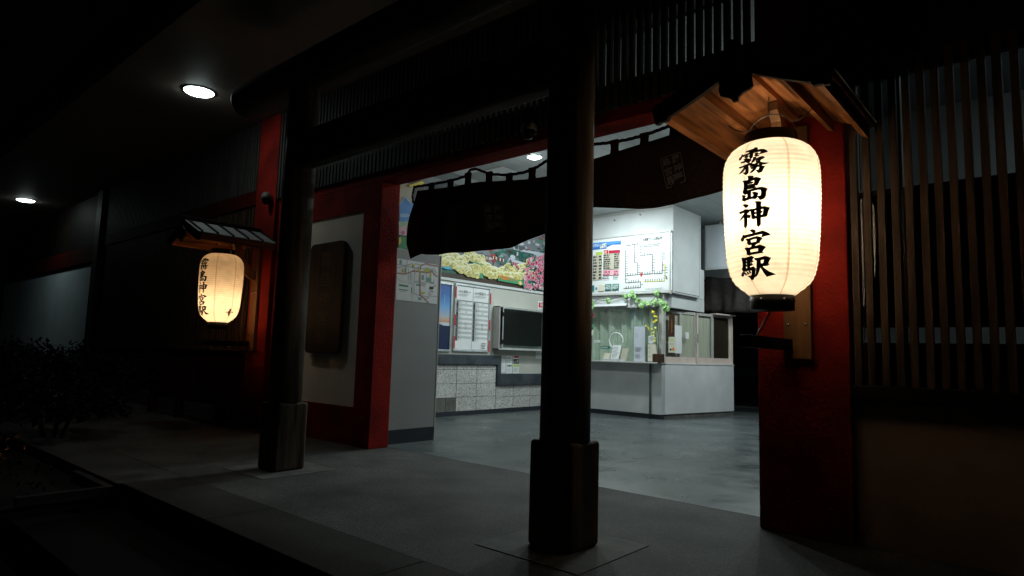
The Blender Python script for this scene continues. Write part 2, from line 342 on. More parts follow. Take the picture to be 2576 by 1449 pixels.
# traced shapes, in metres on their own planes (lantern lettering: angle, height)
LET=[[[-0.1915,0.8704],[-0.1349,0.8741],[-0.0156,0.8781],[0.0149,0.8848],[0.0494,0.8863],[0.0976,0.8767],[0.0917,0.8655],[0.015,0.8604],[-0.0763,0.8568],[-0.1554,0.8601]],[[-0.2691,0.8574],[-0.2186,0.8507],[-0.2382,0.8362],[-0.268,0.8209],[-0.3043,0.817],[-0.3329,0.826],[-0.3223,0.8361],[-0.284,0.8429]],[[-0.2656,0.847],[-0.1072,0.8547],[0.013,0.8625],[0.1423,0.8682],[0.1871,0.8672],[0.2434,0.862],[0.2774,0.8536],[0.308,0.8423],[0.2628,0.8378],[0.1719,0.8336],[0.1205,0.8306],[0.1505,0.845],[0.1637,0.8486],[0.1166,0.8484],[0.0224,0.8459],[-0.1005,0.8416],[-0.2254,0.8347]],[[-0.0918,0.867],[0.0015,0.8635],[0.0106,0.8419],[-0.0025,0.8186],[-0.0397,0.8111],[-0.0712,0.819],[-0.0871,0.834],[-0.0675,0.845]],[[-0.1907,0.835],[-0.142,0.8394],[-0.0771,0.8342],[-0.1162,0.8242],[-0.1678,0.8217]],[[-0.1772,0.8474],[-0.1131,0.8515],[-0.0677,0.8446],[-0.1109,0.8381],[-0.1541,0.8382]],[[0.0294,0.8435],[0.0933,0.8464],[0.1395,0.8383],[0.0883,0.8325],[0.0422,0.834]],[[0.019,0.8317],[0.0891,0.8343],[0.1403,0.8284],[0.1132,0.8191],[0.0521,0.8226]],[[-0.2125,0.8191],[-0.1291,0.8226],[-0.0431,0.8114],[-0.0164,0.8057],[-0.0618,0.7904],[-0.1023,0.7873],[-0.1529,0.7948],[-0.1145,0.8023],[-0.1691,0.8063]],[[-0.2909,0.8054],[-0.2122,0.8071],[-0.1374,0.8103],[-0.0987,0.8017],[-0.171,0.7953],[-0.2499,0.7947]],[[-0.3258,0.7762],[-0.233,0.7783],[-0.1157,0.7845],[-0.0672,0.79],[-0.0186,0.7836],[0.0144,0.7777],[0.0429,0.7794],[-0.008,0.7606],[-0.0712,0.7606],[-0.0504,0.7693],[-0.1009,0.7717],[-0.1809,0.7676],[-0.2864,0.7649]],[[-0.1573,0.7754],[-0.0919,0.778],[-0.0793,0.7523],[-0.0859,0.7264],[-0.1188,0.7174],[-0.1506,0.7151],[-0.1835,0.7241],[-0.2282,0.7362],[-0.1624,0.7346],[-0.1578,0.7466]],[[-0.179,0.7708],[-0.1317,0.7627],[-0.1878,0.744],[-0.2399,0.7344],[-0.3306,0.7285],[-0.2771,0.7441],[-0.2271,0.7563]],[[0.0121,0.8214],[0.0806,0.82],[0.0695,0.8021],[0.0372,0.7899],[-0.0333,0.779],[-0.0225,0.7956],[0.0017,0.8072]],[[0.0561,0.8078],[0.1489,0.8178],[0.2092,0.8179],[0.2529,0.8098],[0.2058,0.7985],[0.1735,0.7982],[0.1339,0.7952],[0.0744,0.7944]],[[0.1266,0.8045],[0.1873,0.8013],[0.1403,0.7788],[0.0751,0.7657],[0.014,0.7623],[-0.0513,0.7658],[0.0249,0.7732],[0.084,0.7848]],[[0.0606,0.7983],[0.1174,0.7921],[0.1958,0.7795],[0.3351,0.7717],[0.262,0.7642],[0.1925,0.7631],[0.1582,0.7626],[0.1152,0.7746],[0.0675,0.7865]],[[-0.0563,0.7568],[0.027,0.764],[0.1214,0.7688],[0.2071,0.7662],[0.1878,0.7589],[0.251,0.7538],[0.2201,0.7393],[0.1938,0.7211],[0.1641,0.7169],[0.1164,0.7144],[0.0877,0.7252],[0.0564,0.7386],[0.1155,0.7355],[0.1318,0.746],[0.1381,0.7516],[0.0924,0.7535],[0.0318,0.7476],[-0.0165,0.7447]],[[0.0533,0.7716],[0.1093,0.7732],[0.0903,0.7512],[0.0523,0.7367],[0.0026,0.7247],[-0.073,0.7183],[-0.0318,0.735],[0.0203,0.749]],[[-0.109,0.7085],[-0.0502,0.708],[0.0334,0.7008],[0.0094,0.691],[-0.0239,0.6832],[-0.0634,0.6743],[-0.1252,0.6664],[-0.0957,0.6871]],[[-0.2295,0.682],[-0.1589,0.6846],[-0.1016,0.6821],[-0.1086,0.6696],[-0.1204,0.6334],[-0.117,0.6155],[-0.0921,0.596],[-0.1675,0.5939],[-0.2203,0.6073],[-0.2195,0.6205],[-0.2036,0.6259],[-0.1941,0.652],[-0.1997,0.6714]],[[-0.1147,0.6834],[-0.027,0.691],[0.0708,0.6943],[0.135,0.6867],[0.1796,0.6781],[0.1435,0.6655],[0.1177,0.6482],[0.0872,0.6382],[0.0425,0.642],[0.0086,0.6517],[0.0321,0.6625],[0.0287,0.6741],[-0.0127,0.6724],[-0.0986,0.6666]],[[-0.1359,0.6703],[-0.012,0.6699],[0.0313,0.6633],[-0.0122,0.6555],[-0.1351,0.6543]],[[-0.141,0.6533],[0.0284,0.6546],[0.0936,0.6505],[0.0745,0.6401],[-0.141,0.6382]],[[-0.141,0.6379],[-0.0152,0.6397],[0.0404,0.6397],[0.0844,0.6315],[0.0505,0.6249],[-0.1423,0.6229]],[[-0.1527,0.6193],[-0.0177,0.623],[0.1071,0.6282],[0.1693,0.6295],[0.24,0.6235],[0.2994,0.6138],[0.2689,0.5982],[0.2627,0.5746],[0.2405,0.5589],[0.1963,0.5518],[0.1373,0.5483],[0.1148,0.5598],[0.0791,0.5752],[0.1397,0.5755],[0.1597,0.582],[0.1653,0.5986],[0.1582,0.6098],[0.1071,0.6119],[-0.0159,0.6081],[-0.1284,0.6038]],[[-0.2495,0.5965],[-0.1974,0.594],[-0.1421,0.5873],[-0.1619,0.5755],[-0.1567,0.5674],[-0.1896,0.5523],[-0.2546,0.5647],[-0.2323,0.5773]],[[-0.2306,0.5712],[-0.1217,0.5746],[-0.0222,0.5776],[0.0709,0.5819],[0.0903,0.5645],[0.0429,0.5583],[-0.0218,0.5625],[-0.1199,0.5583],[-0.1982,0.5531]],[[-0.1223,0.6106],[-0.0271,0.612],[-0.0334,0.5953],[-0.0383,0.5689],[-0.1329,0.5639],[-0.1123,0.5893]],[[-0.017,0.6018],[0.0359,0.6041],[0.1187,0.5944],[0.0997,0.5798],[0.0868,0.5641],[0.0393,0.5572],[-0.0004,0.5693],[0.012,0.586]],[[-0.2434,0.5369],[-0.1693,0.5378],[-0.1077,0.5328],[-0.0937,0.522],[-0.1438,0.5123],[-0.1721,0.5151],[-0.2012,0.5242]],[[-0.3354,0.4957],[-0.2368,0.5001],[-0.1757,0.5065],[-0.1079,0.5033],[-0.0658,0.4923],[-0.0934,0.4826],[-0.1593,0.4664],[-0.2343,0.4516],[-0.3422,0.4332],[-0.2952,0.4545],[-0.2311,0.4733],[-0.1924,0.4845],[-0.2349,0.4828],[-0.3063,0.4812]],[[-0.2119,0.4688],[-0.1426,0.4754],[-0.1287,0.4551],[-0.132,0.4092],[-0.1731,0.388],[-0.2219,0.4009],[-0.2131,0.4235]],[[-0.1744,0.466],[-0.1161,0.4733],[-0.0521,0.4642],[-0.0623,0.4501],[-0.0915,0.4461],[-0.139,0.4523]],[[-0.0943,0.5013],[-0.0385,0.5029],[0.0343,0.4972],[0.0247,0.4656],[0.0579,0.4466],[-0.0083,0.4373],[-0.0503,0.446],[-0.0423,0.4561],[-0.058,0.4843]],[[-0.0562,0.498],[0.0718,0.5051],[0.1692,0.5108],[0.2309,0.5109],[0.3345,0.4997],[0.3009,0.4773],[0.2749,0.4483],[0.2368,0.4445],[0.1783,0.4505],[0.193,0.4737],[0.1995,0.4932],[0.1585,0.493],[0.0218,0.4874]],[[-0.001,0.4791],[0.0951,0.4829],[0.1739,0.4852],[0.1939,0.4759],[0.1598,0.4689],[-0.0026,0.4664]],[[-0.0263,0.452],[0.1052,0.4594],[0.2162,0.4618],[0.2886,0.4497],[0.2149,0.4435],[0.0944,0.4416],[-0.0074,0.4372]],[[0.0323,0.5449],[0.1031,0.5451],[0.1753,0.5398],[0.1642,0.5258],[0.1558,0.4606],[0.149,0.4031],[0.1047,0.3872],[0.0668,0.3974],[0.0626,0.4201],[0.0602,0.463],[0.0599,0.5301]],[[-0.099,0.3764],[-0.0261,0.3783],[0.0321,0.3723],[0.0448,0.3618],[-0.0041,0.3513],[-0.0493,0.3612]],[[-0.2475,0.3534],[-0.194,0.3477],[-0.2063,0.3328],[-0.236,0.3144],[-0.2784,0.3103],[-0.3226,0.3223],[-0.3034,0.3331],[-0.2779,0.3395]],[[-0.2512,0.3477],[-0.0722,0.3529],[0.0829,0.3589],[0.1781,0.3644],[0.235,0.3587],[0.2956,0.3485],[0.3397,0.3356],[0.2664,0.3315],[0.1953,0.3277],[0.1436,0.3236],[0.1651,0.339],[0.1693,0.3436],[0.1098,0.3426],[-0.0443,0.3356],[-0.2234,0.3287]],[[-0.1988,0.3219],[-0.146,0.327],[-0.0732,0.3225],[-0.0688,0.3009],[-0.0543,0.2871],[-0.1291,0.2836],[-0.1611,0.2986],[-0.1518,0.3102]],[[-0.1616,0.3233],[-0.0362,0.3304],[0.0572,0.335],[0.1236,0.3295],[0.1793,0.3186],[0.1314,0.3041],[0.1095,0.291],[0.0408,0.2903],[0.0437,0.3078],[0.054,0.3168],[0.0049,0.3181],[-0.1071,0.3106]],[[-0.1364,0.2969],[-0.0129,0.3013],[0.1117,0.3027],[0.1219,0.2912],[0.0269,0.2875],[-0.1162,0.2833]],[[-0.0552,0.2931],[0.0311,0.2969],[0.0551,0.2878],[0.0047,0.275],[-0.0187,0.2676],[-0.0769,0.2668]],[[-0.2307,0.2712],[-0.1545,0.2729],[-0.0893,0.2676],[-0.0896,0.2446],[-0.0644,0.2279],[-0.1219,0.22],[-0.1807,0.2302],[-0.1817,0.2488]],[[-0.1726,0.2689],[-0.0175,0.2748],[0.1147,0.2824],[0.1793,0.2756],[0.2443,0.2666],[0.1937,0.25],[0.1662,0.2372],[0.0884,0.2323],[0.0743,0.2501],[0.0816,0.2604],[0.01,0.2603],[-0.1023,0.2553]],[[-0.1367,0.2385],[0.0178,0.2432],[0.1374,0.245],[0.1999,0.2323],[0.0705,0.2282],[-0.0753,0.2245],[-0.1304,0.2194]],[[-0.3271,0.2133],[-0.2637,0.2144],[-0.1999,0.2083],[-0.226,0.1766],[-0.2387,0.1526],[-0.24,0.1363],[-0.3299,0.1302],[-0.3746,0.1448],[-0.3298,0.1627],[-0.3189,0.1933]],[[-0.2991,0.2099],[-0.1877,0.2139],[-0.0802,0.22],[-0.0125,0.2108],[-0.056,0.1963],[-0.2387,0.1935]],[[-0.2587,0.1889],[-0.1398,0.1933],[-0.0757,0.1974],[-0.0292,0.1868],[-0.0807,0.1794],[-0.2676,0.1745]],[[-0.271,0.1717],[-0.1497,0.1743],[-0.0829,0.1786],[-0.0529,0.1666],[-0.1058,0.1606],[-0.2803,0.1579]],[[-0.1829,0.21],[-0.1104,0.2106],[-0.1364,0.148],[-0.2149,0.143]],[[-0.3326,0.144],[-0.1634,0.1518],[-0.0502,0.1567],[0.0042,0.1432],[-0.0179,0.1263],[-0.0474,0.0989],[-0.1041,0.0815],[-0.1768,0.0776],[-0.1989,0.0905],[-0.2602,0.1056],[-0.1659,0.1036],[-0.1256,0.1133],[-0.1086,0.1327],[-0.1687,0.1339],[-0.2978,0.1288]],[[-0.3502,0.1344],[-0.3022,0.1232],[-0.345,0.1071],[-0.4052,0.101],[-0.4415,0.1115],[-0.3937,0.1231]],[[-0.3152,0.1318],[-0.2731,0.1239],[-0.2428,0.1112],[-0.2952,0.1065],[-0.3169,0.1165]],[[-0.2537,0.1335],[-0.2073,0.1279],[-0.1817,0.1153],[-0.2277,0.1092],[-0.2484,0.12]],[[-0.1908,0.1371],[-0.1364,0.1315],[-0.126,0.1183],[-0.1767,0.1163]],[[-0.0192,0.2037],[0.0871,0.2058],[0.2185,0.2148],[0.2705,0.2097],[0.3393,0.2009],[0.2972,0.1799],[0.2743,0.1658],[0.3081,0.1597],[0.171,0.1571],[0.1759,0.1794],[0.189,0.1913],[0.139,0.1898],[0.0575,0.1866],[-0.0014,0.1917]],[[0.0829,0.1692],[0.1841,0.1733],[0.3017,0.1673],[0.2643,0.1547],[0.1301,0.1528],[0.0605,0.1462]],[[0.0387,0.2],[0.1227,0.1963],[0.1224,0.1693],[0.1008,0.145],[0.0699,0.1243],[0.0069,0.1008],[-0.0663,0.0901],[-0.0207,0.1178],[0.012,0.1476]],[[0.0795,0.1583],[0.1395,0.1603],[0.1854,0.145],[0.2714,0.1259],[0.4429,0.1054],[0.3318,0.0985],[0.2255,0.0921],[0.1724,0.1126],[0.1149,0.1405]]]
GOLD=[[7.807,2.859,0.097,0.072],[7.968,2.897,0.111,0.08],[8.135,2.903,0.124,0.089],[8.249,2.877,0.092,0.065],[8.231,2.8,0.102,0.074],[8.369,2.784,0.104,0.075],[8.594,2.964,0.096,0.067],[8.713,2.98,0.11,0.076],[8.834,2.996,0.099,0.069],[8.874,2.941,0.068,0.047],[8.716,2.921,0.085,0.059],[8.281,2.699,0.092,0.066],[8.372,2.718,0.105,0.074],[8.491,2.682,0.117,0.083],[8.609,2.679,0.119,0.084],[8.718,2.641,0.073,0.051],[8.557,2.757,0.119,0.084],[8.663,2.795,0.108,0.076],[8.783,2.802,0.11,0.076],[8.905,2.808,0.112,0.077],[9.028,2.849,0.1,0.069],[9.068,2.793,0.101,0.069],[8.971,2.721,0.088,0.06],[9.098,2.692,0.101,0.07],[9.225,2.698,0.09,0.061],[9.195,2.782,0.09,0.061],[9.35,2.783,0.105,0.07],[9.479,2.833,0.119,0.08],[9.61,2.885,0.135,0.089],[9.72,2.826,0.123,0.081],[9.562,2.754,0.094,0.062],[9.751,2.748,0.11,0.072],[9.888,2.755,0.097,0.063],[9.634,2.942,0.095,0.062],[9.881,2.918,0.125,0.081],[10.019,2.953,0.127,0.082],[10.159,2.988,0.13,0.083],[10.269,3.114,0.088,0.055],[10.092,2.897,0.114,0.073],[10.004,2.64,0.071,0.045]]
MP={'tealbase':[[7.767,2.797],[8.06,2.835],[8.206,2.616],[7.778,2.607]],'water':[[7.776,2.742],[7.878,2.755],[8.065,2.738],[8.057,2.688],[7.926,2.672],[7.784,2.695]],'grey':[[8.313,2.976],[9.544,3.145],[9.555,2.914],[9.219,2.82],[8.508,2.801],[8.317,2.902]],'path':[[9.108,3.007],[9.248,3.025],[9.321,2.85],[9.206,2.827],[9.106,2.928]],'shr1':[[8.943,3.045],[9.081,3.051],[9.084,2.986],[8.946,2.981]],'shr2':[[9.115,3.139],[9.294,3.146],[9.3,3.019],[9.121,3.008]],'shr3':[[9.311,3.06],[9.521,3.07],[9.524,3.004],[9.314,2.99]],'roof1':[[8.904,3.083],[9.117,3.095],[9.093,3.048],[8.931,3.042]],'roof2':[[9.062,3.184],[9.343,3.202],[9.307,3.139],[9.102,3.128]],'roof3':[[9.284,3.092],[9.559,3.107],[9.535,3.063],[9.298,3.054]],'mist1':[[9.547,3.092],[9.653,3.124],[9.873,3.103],[10.213,3.083],[10.2,3.049],[9.875,3.054],[9.562,3.04]],'forest':[[9.538,3.288],[10.841,3.439],[10.847,3.266],[10.213,3.088],[9.873,3.103],[9.653,3.124]],'mist2':[[9.722,3.405],[10.0,3.392],[10.288,3.369],[10.827,3.379],[10.831,3.293],[10.437,3.315],[10.074,3.31],[9.808,3.318]],'green1':[[8.788,2.7],[8.885,2.711],[8.89,2.609],[8.781,2.605]],'green2':[[9.314,2.713],[9.564,2.719],[9.753,2.704],[9.918,2.695],[10.143,2.71],[10.162,2.601],[9.319,2.612]],'green3':[[8.526,2.905],[8.718,2.896],[8.914,2.886],[8.915,2.869],[8.719,2.87],[8.527,2.888]],'orange':[[9.34,2.671],[9.912,2.671],[9.915,2.612],[9.342,2.615]]}
FL=[[10.55,2.769,0.052],[10.829,2.8,0.057],[10.827,2.866,0.056],[10.226,2.873,0.045],[10.264,2.615,0.05],[10.161,2.688,0.031],[10.528,3.208,0.028],[10.751,3.177,0.035],[10.868,2.708,0.038],[10.84,2.948,0.049],[10.203,2.591,0.048],[10.855,2.691,0.038],[10.311,3.151,0.032],[10.586,3.063,0.038],[10.713,2.975,0.038],[10.428,2.782,0.03],[10.838,3.325,0.052],[10.682,3.055,0.046],[10.184,2.579,0.034],[10.67,2.646,0.057],[10.302,3.016,0.043],[10.664,3.239,0.052],[10.705,2.7,0.03],[10.814,3.272,0.039],[10.545,2.642,0.038],[10.808,2.94,0.038],[10.274,3.138,0.03],[10.149,2.762,0.057],[10.863,2.955,0.041],[10.22,2.837,0.052],[10.398,2.98,0.029],[10.786,3.311,0.043],[10.72,3.23,0.051],[10.833,2.88,0.053],[10.154,2.654,0.036],[10.756,2.622,0.042],[10.434,2.765,0.042],[10.259,2.976,0.032],[10.348,2.572,0.057],[10.546,2.942,0.039],[10.692,2.693,0.04],[10.692,2.76,0.05],[10.586,2.76,0.039],[10.607,3.107,0.043],[10.676,2.819,0.037],[10.829,2.866,0.046],[10.233,2.784,0.041],[10.716,2.855,0.053],[10.313,2.812,0.05],[10.717,3.071,0.054],[10.764,2.831,0.058],[10.835,2.963,0.044],[10.168,2.661,0.055],[10.424,2.791,0.049],[10.627,3.188,0.052],[10.512,2.819,0.041],[10.552,2.745,0.048],[10.558,3.145,0.049],[10.406,3.12,0.03],[10.34,2.838,0.045],[10.229,2.621,0.027],[10.351,3.076,0.04],[10.523,3.23,0.045],[10.304,2.856,0.056],[10.711,3.02,0.053],[10.556,3.037,0.032],[10.522,2.893,0.057],[10.848,2.898,0.039],[10.526,3.197,0.048],[10.774,3.059,0.042],[10.846,3.065,0.058],[10.8,2.902,0.036],[10.857,2.981,0.041],[10.299,2.571,0.042],[10.257,2.924,0.031],[10.54,2.982,0.037],[10.69,2.723,0.028],[10.459,3.093,0.056],[10.674,3.141,0.036],[10.163,2.554,0.036],[10.529,2.958,0.047],[10.534,2.766,0.031],[10.657,3.099,0.044],[10.293,3.056,0.043],[10.403,3.024,0.05],[10.228,2.935,0.055],[10.775,2.936,0.029],[10.676,3.009,0.046],[10.621,2.855,0.043],[10.792,3.054,0.041],[10.734,3.184,0.038],[10.711,3.276,0.054],[10.603,2.997,0.037],[10.692,2.662,0.033],[10.421,2.892,0.043],[10.285,3.156,0.046],[10.695,3.272,0.036],[10.722,2.751,0.049],[10.726,3.167,0.048],[10.837,2.821,0.033],[10.275,2.615,0.032],[10.53,3.001,0.033],[10.509,2.764,0.054],[10.284,2.84,0.042],[10.815,3.065,0.031],[10.597,3.199,0.048],[10.455,2.638,0.045],[10.534,3.11,0.045],[10.238,2.729,0.043],[10.336,2.749,0.033],[10.626,2.839,0.031],[10.57,3.239,0.032],[10.511,3.125,0.055],[10.416,3.052,0.052],[10.836,2.844,0.035],[10.589,2.716,0.033],[10.54,3.046,0.035],[10.3,2.832,0.038],[10.33,3.174,0.053],[10.573,2.726,0.041],[10.743,2.952,0.047],[10.507,2.765,0.04],[10.775,2.982,0.052],[10.779,2.882,0.042],[10.397,3.21,0.032],[10.352,2.649,0.033],[10.224,3.061,0.032],[10.251,3.094,0.042],[10.34,2.607,0.048],[10.586,2.967,0.056],[10.267,2.785,0.05],[10.846,3.076,0.038],[10.404,3.079,0.05],[10.616,3.193,0.036],[10.598,2.631,0.048],[10.393,2.586,0.028],[10.493,2.586,0.043],[10.443,2.619,0.03],[10.229,2.969,0.037],[10.839,3.211,0.044],[9.879,2.963,0.036],[9.835,3.012,0.036],[9.922,2.932,0.036],[10.133,2.939,0.037],[10.318,2.999,0.037],[9.766,3.012,0.036]]
LM={'sky':[[5.029,3.309],[5.267,3.338],[5.282,3.073],[5.047,3.009]],'mount':[[5.057,3.011],[5.071,3.039],[5.141,3.144],[5.225,3.066],[5.264,3.107],[5.435,3.036],[5.444,2.877],[5.069,2.809]],'lake':[[5.068,2.907],[5.165,2.93],[5.26,2.918],[5.168,2.873],[5.071,2.863]],'hill':[[5.059,2.804],[5.191,2.831],[5.444,2.885],[5.45,2.777],[5.236,2.782],[5.063,2.735]],'pink':[[5.063,2.735],[5.236,2.782],[5.45,2.777],[5.457,2.652],[5.07,2.631]],'dot':[[5.103,2.669],[5.122,2.695],[5.148,2.692],[5.159,2.674],[5.145,2.647],[5.12,2.643]],'grn':[[5.062,2.589],[5.101,2.619],[5.458,2.635],[5.466,2.498],[5.07,2.452]],'yel':[[5.067,2.59],[5.092,2.602],[5.114,2.564],[5.097,2.521],[5.072,2.501]],'top':[[5.067,3.26],[5.133,3.291],[5.266,3.347],[5.403,3.412],[5.474,3.407],[5.448,3.388],[5.385,3.339],[5.322,3.304],[5.289,3.318],[5.227,3.283],[5.168,3.308],[5.113,3.266]]}
AM={'sheet':[[5.058,2.325],[5.755,2.327],[5.763,1.796],[5.061,1.798]],'r1':[[5.07,2.137],[5.186,2.138],[5.334,2.196],[5.465,2.202],[5.548,2.199],[5.648,2.224],[5.702,2.191],[5.746,2.173]],'r2':[[5.442,2.243],[5.452,2.283],[5.533,2.319],[5.626,2.311],[5.747,2.31]],'r3':[[5.441,2.186],[5.458,1.891],[5.543,1.848],[5.604,1.806]],'k1':[[5.066,2.204],[5.165,2.237],[5.299,2.239],[5.438,2.234],[5.599,2.27],[5.674,2.233],[5.744,2.215]],'k2':[[5.242,2.26],[5.281,2.286],[5.377,2.292],[5.443,2.288]],'k3':[[5.219,2.319],[5.219,2.254]],'k4':[[5.344,2.232],[5.355,1.907]],'k5':[[5.244,2.226],[5.247,2.052]],'k6':[[5.335,1.905],[5.45,1.884],[5.6,1.882],[5.605,1.863],[5.534,1.857]],'k7':[[5.547,2.077],[5.691,2.08],[5.692,2.138]],'k8':[[5.613,1.944],[5.613,1.864]],'k9':[[5.635,1.939],[5.637,1.895],[5.753,1.898]],'k10':[[5.548,2.199],[5.554,2.104]],'k11':[[5.639,2.235],[5.68,2.279],[5.725,2.233]],'k12':[[5.063,2.246],[5.203,2.252]],'d1':[[5.07,2.07],[5.137,2.043],[5.216,2.036],[5.303,2.039],[5.321,2.016],[5.321,1.804]],'y1':[[5.508,2.242],[5.595,2.269],[5.606,2.225],[5.519,2.195]],'y2':[[5.305,2.283],[5.345,2.282],[5.343,2.244],[5.303,2.242]],'y3':[[5.397,2.225],[5.447,2.228],[5.448,2.197],[5.399,2.197]],'y4':[[5.455,1.935],[5.538,1.94],[5.539,1.914],[5.457,1.91]],'y5':[[5.615,2.213],[5.641,2.21],[5.64,2.145],[5.619,2.143]],'y6':[[5.143,2.207],[5.174,2.211],[5.173,2.155],[5.146,2.152]],'t1':[[5.09,2.311],[5.133,2.311],[5.132,2.255],[5.093,2.256]],'t2':[[5.177,2.224],[5.213,2.225],[5.209,2.153],[5.181,2.153]],'t3':[[5.552,2.135],[5.645,2.139],[5.639,2.087],[5.551,2.078]],'t4':[[5.38,2.031],[5.445,2.035],[5.447,2.007],[5.382,2.003]],'t5':[[5.423,1.863],[5.484,1.859],[5.482,1.824],[5.425,1.829]],'t6':[[5.467,2.158],[5.509,2.159],[5.512,2.093],[5.471,2.095]],'g1':[[5.101,2.0],[5.254,1.997],[5.253,1.975],[5.103,1.975]],'g2':[[5.105,1.942],[5.253,1.938],[5.252,1.927],[5.105,1.93]],'g3':[[5.303,1.977],[5.321,1.975],[5.323,1.904],[5.307,1.906]],'gr1':[[5.272,2.16],[5.304,2.158],[5.31,2.052],[5.278,2.055]],'gr2':[[5.35,2.069],[5.448,2.067],[5.441,2.047],[5.351,2.044]],'gr3':[[5.456,2.061],[5.543,2.071],[5.542,2.01],[5.459,2.011]],'p1':[[5.617,2.021],[5.685,2.024],[5.683,1.989],[5.619,1.986]]}
FC={'board':[[-7.446,3.586],[-5.636,3.599],[-5.638,2.399],[-7.447,2.373]],'paper':[[-6.764,3.57],[-5.636,3.576],[-5.638,2.468],[-6.766,2.475]],'blue':[[-7.445,3.535],[-6.769,3.538],[-6.773,3.396],[-7.449,3.397]],'white1':[[-7.283,3.494],[-7.119,3.518],[-7.115,3.434],[-7.276,3.413]],'train':[[-7.14,3.411],[-6.979,3.464],[-6.773,3.449],[-6.773,3.396],[-7.093,3.391]],'green':[[-7.376,3.342],[-7.209,3.341],[-7.208,3.28],[-7.374,3.281]],'red':[[-7.058,3.353],[-6.785,3.345],[-6.787,3.282],[-7.057,3.288]],'redsq':[[-7.18,3.364],[-7.07,3.364],[-7.068,3.282],[-7.179,3.283]],'tab1':[[-7.44,3.279],[-7.214,3.276],[-7.209,2.753],[-7.442,2.751]],'tab2':[[-7.185,3.289],[-6.788,3.276],[-6.795,2.956],[-7.185,2.952]],'pinkb':[[-7.185,2.942],[-6.795,2.936],[-6.799,2.823],[-7.189,2.837]],'notes':[[-7.201,2.823],[-6.799,2.814],[-6.803,2.75],[-7.202,2.753]],'tea1':[[-7.449,2.643],[-7.398,2.642],[-7.398,2.514],[-7.45,2.514]],'cream':[[-7.294,2.647],[-7.151,2.645],[-7.155,2.513],[-7.295,2.514]],'tea2':[[-7.134,2.649],[-6.978,2.649],[-6.978,2.521],[-7.135,2.52]],'tea3':[[-6.957,2.648],[-6.799,2.647],[-6.804,2.523],[-6.959,2.522]],'arrow':[[-7.374,2.591],[-7.35,2.592],[-7.35,2.605],[-7.314,2.58],[-7.349,2.558],[-7.349,2.57],[-7.373,2.569]],'you':[[-6.314,2.828],[-6.275,2.827],[-6.277,2.766],[-6.313,2.765]],'youa':[[-6.311,2.861],[-6.273,2.859],[-6.292,2.834]]}
FCL=[['k',[[-6.677,3.409],[-6.451,3.425],[-6.33,3.426],[-6.332,3.189],[-6.287,3.186],[-6.054,3.191],[-6.057,2.812]]],['k',[[-6.66,3.339],[-6.659,2.8],[-6.66,2.664],[-6.629,2.655],[-6.312,2.66],[-6.313,2.546],[-6.695,2.544]]],['k',[[-6.451,3.418],[-6.453,3.054],[-6.38,3.044],[-6.382,2.803]]],['b',[[-6.659,2.8],[-6.38,2.808],[-6.057,2.807],[-5.845,2.799],[-5.836,2.91],[-5.838,3.013]]],['c',[[-5.839,3.032],[-5.838,3.239]]],['y',[[-5.826,2.97],[-5.783,2.964],[-5.786,2.758],[-5.799,2.651],[-6.25,2.662]]],['g',[[-5.784,2.758],[-5.749,2.732],[-5.742,2.681]]]]
TXT={'title':[[-6.273,3.469],[-5.844,3.475]],'otoku':[[-7.444,3.456],[-7.3,3.46]],'kippu':[[-7.268,3.44],[-7.123,3.454]],'t2a':[[-7.103,2.583],[-7.006,2.583]],'t2b':[[-7.12,2.537],[-6.988,2.538]],'t3a':[[-6.943,2.585],[-6.812,2.584]],'t3b':[[-6.948,2.536],[-6.812,2.535]]}
M['cream_in'] = mat('pale_inner_curtain', (.70,.59,.47), .85, var=.15, scale=4, stretch=(6,6,.3))
M['greyseam'] = flat('panel_seam_grey', (.16,.17,.18))  # grey for the strips drawn as panel joints
# lamp strengths
P_R, P_L = 14.5, 9.0
WARM_R, WARM_L = (1.0,.79,.55), (1.0,.73,.45)
L_SOF = 22.0
P_HALL = 41.0
HALL_LAMPS = [(-6.4,9.9,1.55),(-3.6,10.3,1.1),(-3.3,7.3,.33),(-3.4,12.3,1.3),(.8,7.0,.08)]

def lamp(name, kind, loc, power, col, parent=None, size=.2, rot=None, spread=None):
    d = bpy.data.lights.new(name, kind); d.energy = power; d.color = col
    if kind == 'AREA': d.shape = 'DISK'; d.size = size
    else: d.shadow_soft_size = size
    if spread: d.spread = spread
    o = bpy.data.objects.new(name, d); S.collection.objects.link(o)
    if parent is not None:
        o.parent = parent; loc = Vector(loc) - parent.location
    o.location = loc
    if rot: o.rotation_euler = rot
    return o
COOL = (.86, 1.0, .98); WARM = (1.0, .56, .20)

# ================================================================ ground, porch, steps
struct(MB().box(-45,30,-30,1.25,-.60,-.36,M['asphalt']).build('road'))
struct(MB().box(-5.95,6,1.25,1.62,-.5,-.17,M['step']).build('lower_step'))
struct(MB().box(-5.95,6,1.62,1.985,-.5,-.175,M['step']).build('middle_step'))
kb = MB()
for i in range(9):
    x0 = -5.95+i*1.64-.07
    if i == 0: x0 = -5.95
    x1 = -5.95+(i+1)*1.64-.07
    kb.box(x0+.003, x1-.003, 1.975, 2.462, -.16, 0.0, M['kerb'])
struct(kb.build('kerb', None, .004))
struct(MB().box(-26,6,2.466,4.93,-.3,-.002,M['porch']).build('porch_floor'))
struct(MB().box(-26,-5.95,1.95,2.462,-.3,-.004,M['porch']).build('pavement'))
hf = MB(); ys = [4.93,6.35,8.55,10.75,12.95,15.5,19]; xs = [-12.3,-10.85,-9.4,-8.6,-6.65,-3.75,-.85,2.05,5.5]
for j in range(len(ys)-1):
    for i in range(3, len(xs)-1):
        hf.box(xs[i]+.002, xs[i+1]-.002, ys[j]+.002, ys[j+1]-.002, -.12, 0, M['hallfloor'])
